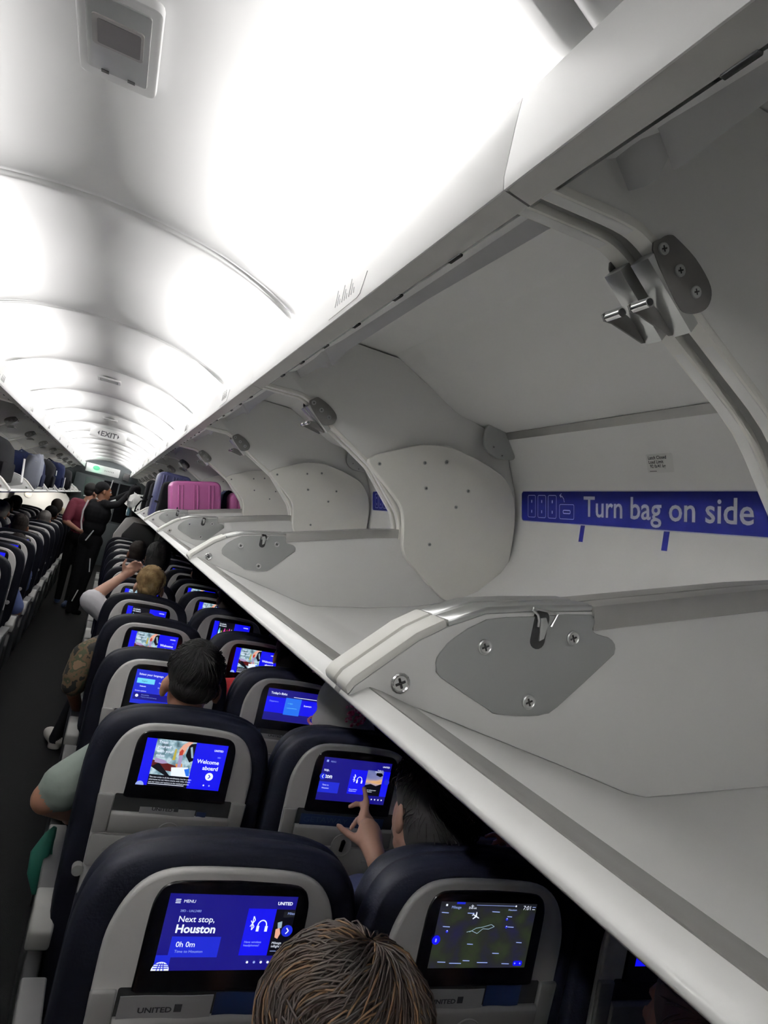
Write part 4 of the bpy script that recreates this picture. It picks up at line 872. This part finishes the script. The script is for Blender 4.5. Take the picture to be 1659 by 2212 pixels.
# left block
seated(-.523, 5.728, 'person in a blue short sleeve, bare elbow over the left armrest', 'skin_tan', 'cloth_blue', ['hair_dark', 'hair_dark'], head=(-.62, 6.0, 1.10), arms={1: (V((-.275, 6.02, .66)), V((-.36, 6.32, .64)), .86, (-.2, 1, -.1), (0, 0, 1), -1)}, hairkw=dict(n=60), voxel=.01)
seated(-.523, 6.49, 'person with brown cropped hair tipping the head towards the aisle, left block', 'skin_tan', 'cloth_blue', ['hair_dark', 'hair_dark'], head=(-.455, 6.74, 1.06), pitch=-.35, hairkw=dict(n=120, length=.03))
seated(-.523, 7.252, 'person with short dark hair upright on the left, behind the tipped head', 'skin_brown', 'cloth_dark', ['hair_dark', 'hair_dark'], head=(-.54, 7.45, 1.20), hairkw=dict(n=120, length=.03))
seated(-.523, 9.538, 'person with greying hair and tan neck on the left, before the black cap', 'skin_tan', 'cloth_dark', ['hair_grey', 'hair_grey'], head=(-.51, 9.77, 1.18), hairkw=dict(n=60))
seated(-.523, 10.30, 'person in a black cap on the left, beside the cream cap', 'skin_brown', 'cloth_dark', None, head=(-.50, 10.52, 1.225), headextra=cap_hat('cloth_black'))
seated(-.523, 12.586, 'person in a cream cap and cream jacket far along the left', 'skin_tan', 'cloth_cream', None, head=(-.50, 12.79, 1.15), headextra=cap_hat('cloth_cream'), arms={1: (V((-.27, 12.7, .80)), V((-.32, 13.0, .66)), 1.9, (-.2, 1, -.1), (0, 0, 1), -1)})
seated(-.523, 11.824, 'tall person with dark brown hair far along the left, against the bulkhead', 'skin_tan', 'cloth_dark', ['hair_dark', 'hair_dark'], head=(-.54, 12.0, 1.30), hairkw=dict(style='full', n=40))
seated(-1.022, 11.062, 'person with black hair in the left middle column, before the bulkhead', 'skin_brown', 'cloth_dark', ['hair_black', 'hair_black'], head=(-1.03, 11.26, 1.24), hairkw=dict(style='full', n=40))
seated(-1.022, 10.30, 'person with dark hair in the left middle column, at the frame edge', 'skin_tan', 'cloth_dark', ['hair_dark', 'hair_dark'], head=(-1.04, 10.5, 1.20), hairkw=dict(n=40))
seated(-1.022, 8.776, 'person with grey hair in the left middle column', 'skin_tan', 'cloth_dark', ['hair_grey', 'hair_grey'], head=(-.90, 9.0, 1.22), hairkw=dict(n=40))
# standing in the aisle
Rr = rotz(.35)
standing('person in a maroon shirt standing in the aisle, seen from behind', (-.08, 10.75, 0), (-.075, 10.72, 1.655), 'skin_tan', 'cloth_maroon', 'cloth_black', ['hair_black', 'hair_black'], rotz(-.7), ((-.25, 10.72, 1.47), (.06, 10.68, 1.47)), (-.10, 10.76, .98),
         [((-.27, 10.70, 1.44), (-.30, 10.62, 1.18), (-.10, 10.50, 1.10), .8, (1, .1, 0), (0, -1, 0), 1), ((.08, 10.66, 1.44), (.12, 10.75, 1.18), (.05, 10.95, 1.10), .8, (0, 1, 0), (1, 0, 0), 1)],
         [((-.17, 10.76, .93), (-.17, 10.78, .50), (-.16, 10.80, .09), (-.18, 10.93, .042)), ((-.02, 10.76, .93), (-.02, 10.74, .50), (-.03, 10.70, .09), (-.06, 10.56, .042))], shoe='shoe_blue')
def track_stripes(b):
    m = MB(); m.tube([(.02, 10.06, 1.595), (.10, 10.025, 1.565), (.18, 10.02, 1.575), (.26, 10.04, 1.625)], .020, 8, flat=.6); m.build('shoulder_stripe', 'tag_white', b)
    m = MB(); m.tube([(-.07, 10.03, 1.55), (-.10, 10.02, 1.40), (-.09, 10.03, 1.25), (-.06, 10.02, 1.15)], .012, 6); m.build('side_stripe', 'tag_white', b)
    m = MB(); m.tube([(.02, 9.995, 1.02), (.055, 9.98, 1.10), (.085, 9.965, 1.17)], .009, 6); m.build('jacket_stripe', 'tag_white', b)
    for (a, c) in (((.13, 9.98, .80), (.16, 10.0, .62)), ((.08, 10.0, .36), (.04, 10.02, .20))): m = MB(); m.tube([a, c], .008, 6); m.build('trouser_stripe', 'tag_white', b)
def durag(b, c, R):
    T = lambda *p: V(c)+R @ V(p)
    prim_mesh([ell(T(0, -.024, .045), (.081, .098, .084), 'cloth_black', R), ell(T(0, -.075, .0), (.055, .045, .06), 'cloth_black', R)], ['cloth_black'], .008, 2, 'head_cover', b)
standing('person in a black tracksuit with white stripes, both arms up at the right bins', (.10, 10.1, 0), (.085, 10.08, 1.705), 'skin_brown', 'cloth_black', 'cloth_black', None, rotz(-1.25), ((.0, 10.12, 1.52), (.17, 10.02, 1.54)), (.08, 10.12, 1.02),
         [((.20, 10.02, 1.54), (.31, 9.95, 1.58), (.40, 9.98, 1.74), 1.95, (.7, .1, .4), (0, -1, 0), 1), ((.06, 10.18, 1.53), (.24, 10.16, 1.62), (.41, 10.14, 1.76), 1.95, (.8, .1, .3), (0, -1, 0), 1)],
         [((.02, 10.12, .95), (.03, 10.12, .52), (.03, 10.10, .09), (.01, 10.24, .042)), ((.14, 10.10, .95), (.13, 10.06, .52), (.10, 10.08, .09), (.16, 10.16, .042))], eyes=True, stripes=track_stripes, headextra=durag)
# ------------------------------------------------------------------ pockets
def card(root_seat, r, c, kind, x0, x1, zt, lab, tilt=0.0):
    sx, sy = SX[c], SY0+SP*r
    t = thing('safety_card' if kind == 'card' else 'magazine', (sx, sy-.0085, .90), lab, 'card' if kind == 'card' else 'magazine')
    m = MB(); n = 8; vs = []
    for k in range(n+1):
        u = k/n; x = x0+(x1-x0)*u; d = .0012*math.sin(math.pi*u*2)-(.002 if kind == 'card' else 0)
        vs += [(x, d, .003), (x, d-.001, zt+tilt*(u-.5)), (x, d+.0008, zt+tilt*(u-.5)), (x, d+.0012, .003)]
    fs = []
    for k in range(n):
        for j in range(4): fs.append((k*4+j, k*4+(j+1) % 4, (k+1)*4+(j+1) % 4, (k+1)*4+j))
    fs += [(0, 1, 2, 3), tuple(range(n*4, n*4+4))[::-1]]
    m.add(vs, fs); b = m.build('sheet', 'card_white' if kind == 'card' else 'magazine_blue', t, None, None, 60)
    m = MB()
    txt = 'UNITED' if kind == 'card' else 'GETAWAY'; v, f, wd = text_geo(txt, .03 if kind == 'card' else 0); k = .0115 if kind == 'card' else .022
    if kind != 'card' and wd*k*1.3 > x1-x0-.012: v, f, wd = [], [], 0
    xx = x0+(.03 if kind == 'card' else .006)
    m.add([(xx+a*k*1.3, -.0055, .028+b*k) for a, b in v], f)
    if kind == 'card': m.box(xx+wd*k*1.3+.004, xx+wd*k*1.3+.016, -.0057, -.0052, .028, .040)
    m.build('print', 'ink' if kind == 'card' else 'scr_text_dim', b)
mat('scr_text_dim', (.045, .06, .10), .6, var=0)
card(None, 0, 0, 'card', -.148, .0, .052, 'white safety card in the nearest left seat pocket')
card(None, 0, 0, 'magazine', .004, .095, .054, 'dark blue magazine beside the card in the nearest left seat pocket')
card(None, 0, 1, 'card', -.12, .025, .052, 'white safety card in the pocket under the flight map screen')
card(None, 0, 1, 'magazine', .03, .11, .056, 'dark blue magazine in the pocket under the flight map screen')
card(None, 1, 0, 'card', -.085, .06, .034, 'white safety card in the pocket under the welcome screen')
card(None, 1, 0, 'magazine', .064, .09, .030, 'blue magazine edge in the pocket under the welcome screen')
card(None, 2, 1, 'card', -.10, .06, .036, "white safety card in the pocket under the Today's flight screen")
card(None, 2, 1, 'magazine', -.135, -.104, .050, "blue magazine in the pocket under the Today's flight screen")
card(None, 1, 1, 'magazine', -.14, .12, .048, 'blue magazine in the pocket below the touched screen')
# teal bag and buckle by the aisle armrests
t = thing('cloth_bag', (.232, 2.25, .45), 'teal cloth bag hanging from the aisle armrest under the sage sleeve', 'bag')
m = MB(); pts = [(.026, 2.25, .715), (.018, 2.25, .69), (.002, 2.24, .64), (.004, 2.23, .59), (.016, 2.23, .53)]
m.tube([(x, y-2.25, z-.45) for x, y, z in pts], [.005, .014, .022, .020, .008], 14, flat=1.2); m.build('pouch', 'cloth_teal', t, None, None, 60)
m = MB(); m.tube([(.026, 0, .262), (.03, .0, .20), (.035, 0, .17)], .005, 6); m.build('drawstring', 'cloth_teal', t)
t = thing('seat_belt', (.235, 1.30, .62), 'loose seat belt buckle with bright metal tongue at the lower left edge', 'seat belt')
m = MB(); m.tube([(-.02, 0, -.005), (-.05, -.02, -.04), (-.055, -.03, -.16), (-.03, -.02, -.3)], [.016]*4, 6, flat=.15); m.build('strap', 'cloth_black', t)
m = MB(); m.box(-.075, -.03, -.022, .018, -.012, .010, 0, .004); bk_ = m.build('buckle', 'chrome', t)
m = MB(); m.box(-.03, .012, -.012, .006, -.004, 0, 0, .001); m.build('tongue', 'aluminium', bk_)
# ------------------------------------------------------------------ luggage
def suitcase(loc, size, mt, lab, ridges=0, rz=0, logo=False, group=None, soft=False):
    w_, d, h = size; t = thing('suitcase', loc, lab, 'suitcase', group); t.rotation_euler = (0, 0, rz)
    m = MB(); m.prism(rrect(-w_/2, w_/2, 0, h, min(.05, h*.2), 6), -d/2, d/2, 'y', 0, .02, 3); b = m.build('shell', mt, t, None, None, 50)
    for k in range(ridges):
        x = -w_/2+w_*(.20+.60*k/max(1, ridges-1))
        for e in (-.013, .013):
            m = MB(); m.tube([(x+e, -d/2-.002, .03), (x+e, -d/2-.002, h-.03)], .0075, 8); m.build('ridge', mt, b)
    m = MB(); m.ring((0, 0, 0), 1, .0, 'y', 4) if False else None
    m = MB(); m.tube([(-w_/2-.001, -.045, h*.45), (-w_/2-.022, -.04, h*.46), (-w_/2-.022, .04, h*.46), (-w_/2-.001, .045, h*.45)], .008, 8); m.build('handle', 'bag_black', t)
    for sy_ in (-1, 1):
        m = MB(); m.disc((w_/2-.001, sy_*d*.32, .05), .022, .02, 'x', 12); m.build('wheel', 'bag_black', t)
    m = MB(); m.tube([(-w_/2+.05, 0, h+.001), (w_/2-.05, 0, h+.001)], .003, 6); m.build('zip', 'bag_black', b)
    if logo:
        m = MB(); m.prism(rrect(-w_/2+.045, -w_/2+.068, .145, .215, .010), -d/2-.004, -d/2+.002, 'y'); bd = m.build('badge', 'bag_black', b)
        m = MB(); m.box(-w_/2+.053, -w_/2+.060, -d/2-.0045, -d/2-.0035, .155, .205); m.build('badge_plate', 'plate_grey', bd)
    return t
sc_ = suitcase((.828, 5.50, 1.54), (.37, .27, .41), 'case_pink', 'bright pink ridged suitcase standing in the open right bin', 3, 0, True); sc_.rotation_euler = (0, -.22, 0)
sc_ = suitcase((1.225, 5.52, 1.63), (.30, .25, .33), 'case_pink', 'second pink suitcase behind the first, part hidden by the cream panel', 3); sc_.rotation_euler = (0, -.22, 0)
suitcase((1.03, 5.66, 1.56), (.09, .20, .38), 'bag_navy', 'narrow navy bag squeezed between the two pink suitcases')
suitcase((.60, 5.86, 1.575), (.12, .22, .33), 'bag_black', 'thin black bag just beyond the pink suitcase')
suitcase((.655, 6.40, 1.565), (.28, .32, .43), 'case_blue', 'tall dark blue suitcase beyond the pink one in the right bins', 3)
suitcase((.63, 6.98, 1.57), (.24, .28, .34), 'bag_black', 'black suitcase standing beyond the blue one in the right bins')
suitcase((.62, 7.52, 1.57), (.26, .30, .36), 'bag_black', 'black roller bag further along the right bins, before the black strap')
suitcase((.70, 8.35, 1.57), (.30, .3, .34), 'bag_black', 'black soft bag near the raised hands in the right bins')
t = thing('strap', (.45, 7.25, 1.60), 'thin black bag strap looping over the right bin lip', 'strap')
m = MB(); m.tube([(x-.45, y-7.25, z-1.60) for x, y, z in [(.58, 7.3, 1.64), (.53, 7.2, 1.71), (.46, 7.12, 1.70), (.43, 7.1, 1.64), (.425, 7.1, 1.585), (.44, 7.12, 1.595)]], .007, 6); m.build('loop', 'bag_black', t)
def bag(name, loc, size, mt, lab, cat, seed=1, strap=False, amp=.12):
    t = thing(name, loc, lab, cat); rnd = random.Random(seed); w_, d, h = size
    m = MB(); m.ball((0, 0, h*.5), (w_*.5, d*.5, h*.5), 16)
    vs = []
    for x, y, z in m.v:
        # squared-off and rumpled
        f = lambda a, s_: math.copysign(abs(a/s_)**.55*s_, a) if a else 0
        k = 1+amp*(rnd.random()-.5); vs.append((f(x, w_*.5)*k, f(y, d*.5)*k, h*.5+f(z-h*.5, h*.5)*(k if z > h*.4 else 1)))
    m.v = vs; b = m.build('pouch', mt, t, None, None, 70)
    for sg in (1, -1):
        m = MB(); m.prism(rrect(-d*.30, d*.30, h*.14, h*.52, .03), sg*w_*.42, sg*w_*.515, 'x', 0, .012); m.build('front_pocket', mt, t)
    m = MB(); m.tube([(w_*.1, -d*.46, h*.80), (w_*.0, -d*.2, h*.95), (-w_*.05, d*.2, h*.95), (w_*.1, d*.46, h*.80)], .0035, 6); m.build('zip', 'plate_grey', t)
    if strap: m = MB(); m.tube([(-w_*.45*.4, -d*.1, h*.9), (-w_*.1, -.0, h*1.06), (w_*.2, .0, h*.92)], .010, 6); m.build('grab_handle', mt, t)
    return t
bag('plastic_bag', (.50, 8.75, 1.565), (.20, .5, .20), 'bag_plastic', 'crumpled white plastic bag on the right bin lip below the raised hands', 'bag', 3, amp=.5)
bag('handbag', (.47, 9.98, 1.62), (.16, .32, .26), 'bag_black', 'black bag held by the person in the tracksuit', 'bag', 4, True)
# left bins
bag('duffel_bag', (-.90, 6.1, 1.545), (.62, 1.15, .42), 'bag_black', 'large black duffel bag filling the nearest used left bin', 'bag', 6, True, .06)
bag('garment', (-.52, 7.18, 1.57), (.14, .22, .33), 'bag_grey', 'pale grey garment stuffed upright in the left bins', 'garment', 7, amp=.35)
bag('backpack', (-.68, 7.75, 1.56), (.42, .55, .35), 'bag_navy', 'navy backpack beyond the grey garment in the left bins', 'bag', 8, True)
bag('sling_bag', (-.66, 9.0, 1.56), (.40, .5, .36), 'bag_black', 'black bag with pale bits hanging, left bins mid way', 'bag', 9, True)
bag('rucksack', (-.68, 10.85, 1.56), (.42, .5, .40), 'bag_navy', 'dark navy rucksack with a white tag, far left bins', 'bag', 10, True)
bag('tote_bag', (-.66, 12.6, 1.56), (.4, .5, .36), 'bag_black', 'black tote bag at the far end of the left bins', 'bag', 12)
bag('blanket', (-.60, 4.75, 1.565), (.25, .4, .16), 'bag_pink', 'small dusty pink blanket in the left bin at the frame edge', 'blanket', 13, amp=.3)
for lab, a, b_, mt, rr in (('long white luggage tag dangling from the rucksack', (-.452, 10.78, 1.77), (-.448, 10.80, 1.64), 'tag_white', .022), ('white strap end hanging from the black duffel', (-.56, 6.72, 1.83), (-.50, 6.35, 1.63), 'tag_white', .008), ('white pouch hanging on the black sling bag', (-.455, 9.0, 1.82), (-.45, 9.0, 1.76), 'tag_white', .02)):
    t = thing('luggage_tag', a, lab, 'tag'); m = MB(); m.tube([(0, 0, 0), (b_[0]-a[0], b_[1]-a[1], b_[2]-a[2])], rr, 8, flat=.3); m.build('tag_body', mt, t)
    m = MB(); m.tube([(0, 0, 0), (-.02, 0, .03)], .003, 5); m.build('loop', 'bag_black', t)
# ------------------------------------------------------------------ the far end
t = thing('bulkhead', (-1.13, 16.6, 0), 'pale beige bulkhead panel with a rounded corner behind the left seats', 'bulkhead')
m = MB(); m.prism([(-.54, .1), (.53, .1), (.58, .9), (.56, 1.22), (.50, 1.38), (.42, 1.46), (-.54, 1.46)], -.03, .03, 'y', 0, .02, 3); m.build('panel', 'wall_beige', t)
m = MB(); m.tube([(.535, -.032, .1), (.585, -.032, .9), (.565, -.032, 1.22), (.503, -.032, 1.38), (.42, -.032, 1.465)], .01, 8); m.build('edge_trim', 'ceiling_white', t)
t = thing('reading_light', (-1.40, 16.55, 1.285), 'small warm lamp glowing on the pale bulkhead at the left', 'light')
m = MB(); m.disc((0, -.012, 0), .075, .03, 'y', 16); m.build('lamp_base', 'wall_beige', t)
m = MB(); m.ball((0, -.02, 0), (.06, .02, .03), 12); m.build('lamp_lens', 'lamp_warm', t)
L = bpy.data.lights.new('reading_glow', 'POINT'); L.energy = 14; L.color = (1, .95, .88); L.shadow_soft_size = .06; lo = bpy.data.objects.new('reading_glow', L); COL.objects.link(lo); lo.parent = t; lo.location = (.25, -.6, .12)
t = thing('divider_seat', (.70, 11.55, 0), 'large pale grey seat shell standing ahead of the right block rows', 'seat')
m = MB(); m.prism([(-.34, .3), (.34, .3), (.34, 1.30), (.28, 1.40), (-.12, 1.42), (-.22, 1.38), (-.34, 1.10)], 0, .05, 'y', 0, .015, 2); m.build('seat_shell', 'shell_grey', t)
m = MB(); m.prism([(-.22, .6), (.27, .6), (.27, 1.26), (.22, 1.33), (-.09, 1.34), (-.22, 1.12)], -.012, .002, 'y', 0, .004); m.build('inner_panel', 'pocket_dark', t)
m = MB(); m.box(-.32, .32, .05, .6, .3, .46, 0, .02); m.build('cushion', 'navy_leather', t)
m = MB(); m.box(-.3, -.24, .1, .5, 0, .3); m.box(.24, .3, .1, .5, 0, .3); m.build('base', 'seat_frame', t)
t = thing('water_bottle', (.50, 11.575, 1.415), 'clear blue water bottle standing on the pale divider seat', 'bottle')
m = MB(); m.tube([(0, 0, 0), (0, 0, .02), (0, 0, .17), (0, 0, .20), (0, 0, .22)], [.03, .036, .036, .02, .014], 12); m.build('bottle_body', 'bottle_blue', t)
m = MB(); m.disc((0, 0, .22), .016, .02, 'z', 12); m.build('bottle_cap', 'tag_white', t)
t = thing('cabin_header', (-.07, 17.25, 2.06), 'white header panel across the far end of the aisle with a green light', 'panel')
m = MB(); m.box(-.40, .33, -.03, .03, -.0, .20, 0, .015); hd = m.build('header_panel', 'ceiling_white', t)
m = MB(); m.prism([(-.18+.075*math.cos(a*.3142), .12+.05*math.sin(a*.3142)) for a in range(20)], -.045, -.028, 'y', 0, .004); m.build('green_lamp', 'lamp_green', t)
v, f, wd = text_geo('NO EXIT', .01); m = MB(); 
for k_ in range(6): m.box(.0+.036*k_, .022+.036*k_, -.0325, -.0305, .085, .115)
m.build('lettering', 'ink_grey', hd)
L = bpy.data.lights.new('header_glow', 'POINT'); L.energy = .5; L.color = (.1, 1, .5); L.shadow_soft_size = .05; lo = bpy.data.objects.new('header_glow', L); COL.objects.link(lo); lo.parent = t; lo.location = (-.18, -.12, .10)
t = thing('wall_screen', (.42, 17.2, 2.12), 'small black monitor box right of the header panel', 'monitor')
m = MB(); m.box(-.07, .07, -.03, .1, -.09, .09, 0, .01); b = m.build('housing', 'bezel_black', t); m = MB(); m.box(-.06, .06, -.034, -.029, -.075, .075); m.build('glass', 'scr_off', b)
t = thing('galley_unit', (.0, 17.45, 0), 'dim galley cabinets filling the doorway at the far end of the aisle', 'cabinet')
m = MB(); m.box(-.65, .75, -.05, .1, 0, 2.0, 0, .01); cb = m.build('cabinet_body', 'dark_panel', t)
for i, (a, b_, z0, z1, mt) in enumerate(((-.42, -.05, 1.05, 1.95, 'green_panel'), (-.02, .30, 1.5, 1.95, 'bag_black'), (-.02, .30, 1.05, 1.46, 'plate_grey'), (.33, .70, 1.05, 1.95, 'bag_black'), (-.42, .70, .1, 1.0, 'dark_panel'))):
    m = MB(); m.box(a, b_, -.065, -.048, z0, z1, 0, .004); dr = m.build('cabinet_door', mt, t); m = MB(); m.box(a+.04, a+.10, -.075, -.064, (z0+z1)/2-.012, (z0+z1)/2+.012, 0, .003); m.build('door_latch', 'aluminium', dr)
m = MB(); m.tube([(.13, -.09, 1.6), (.155, -.09, 2.0)], .012, 8); m.build('grab_pole', 'ceiling_white', t)
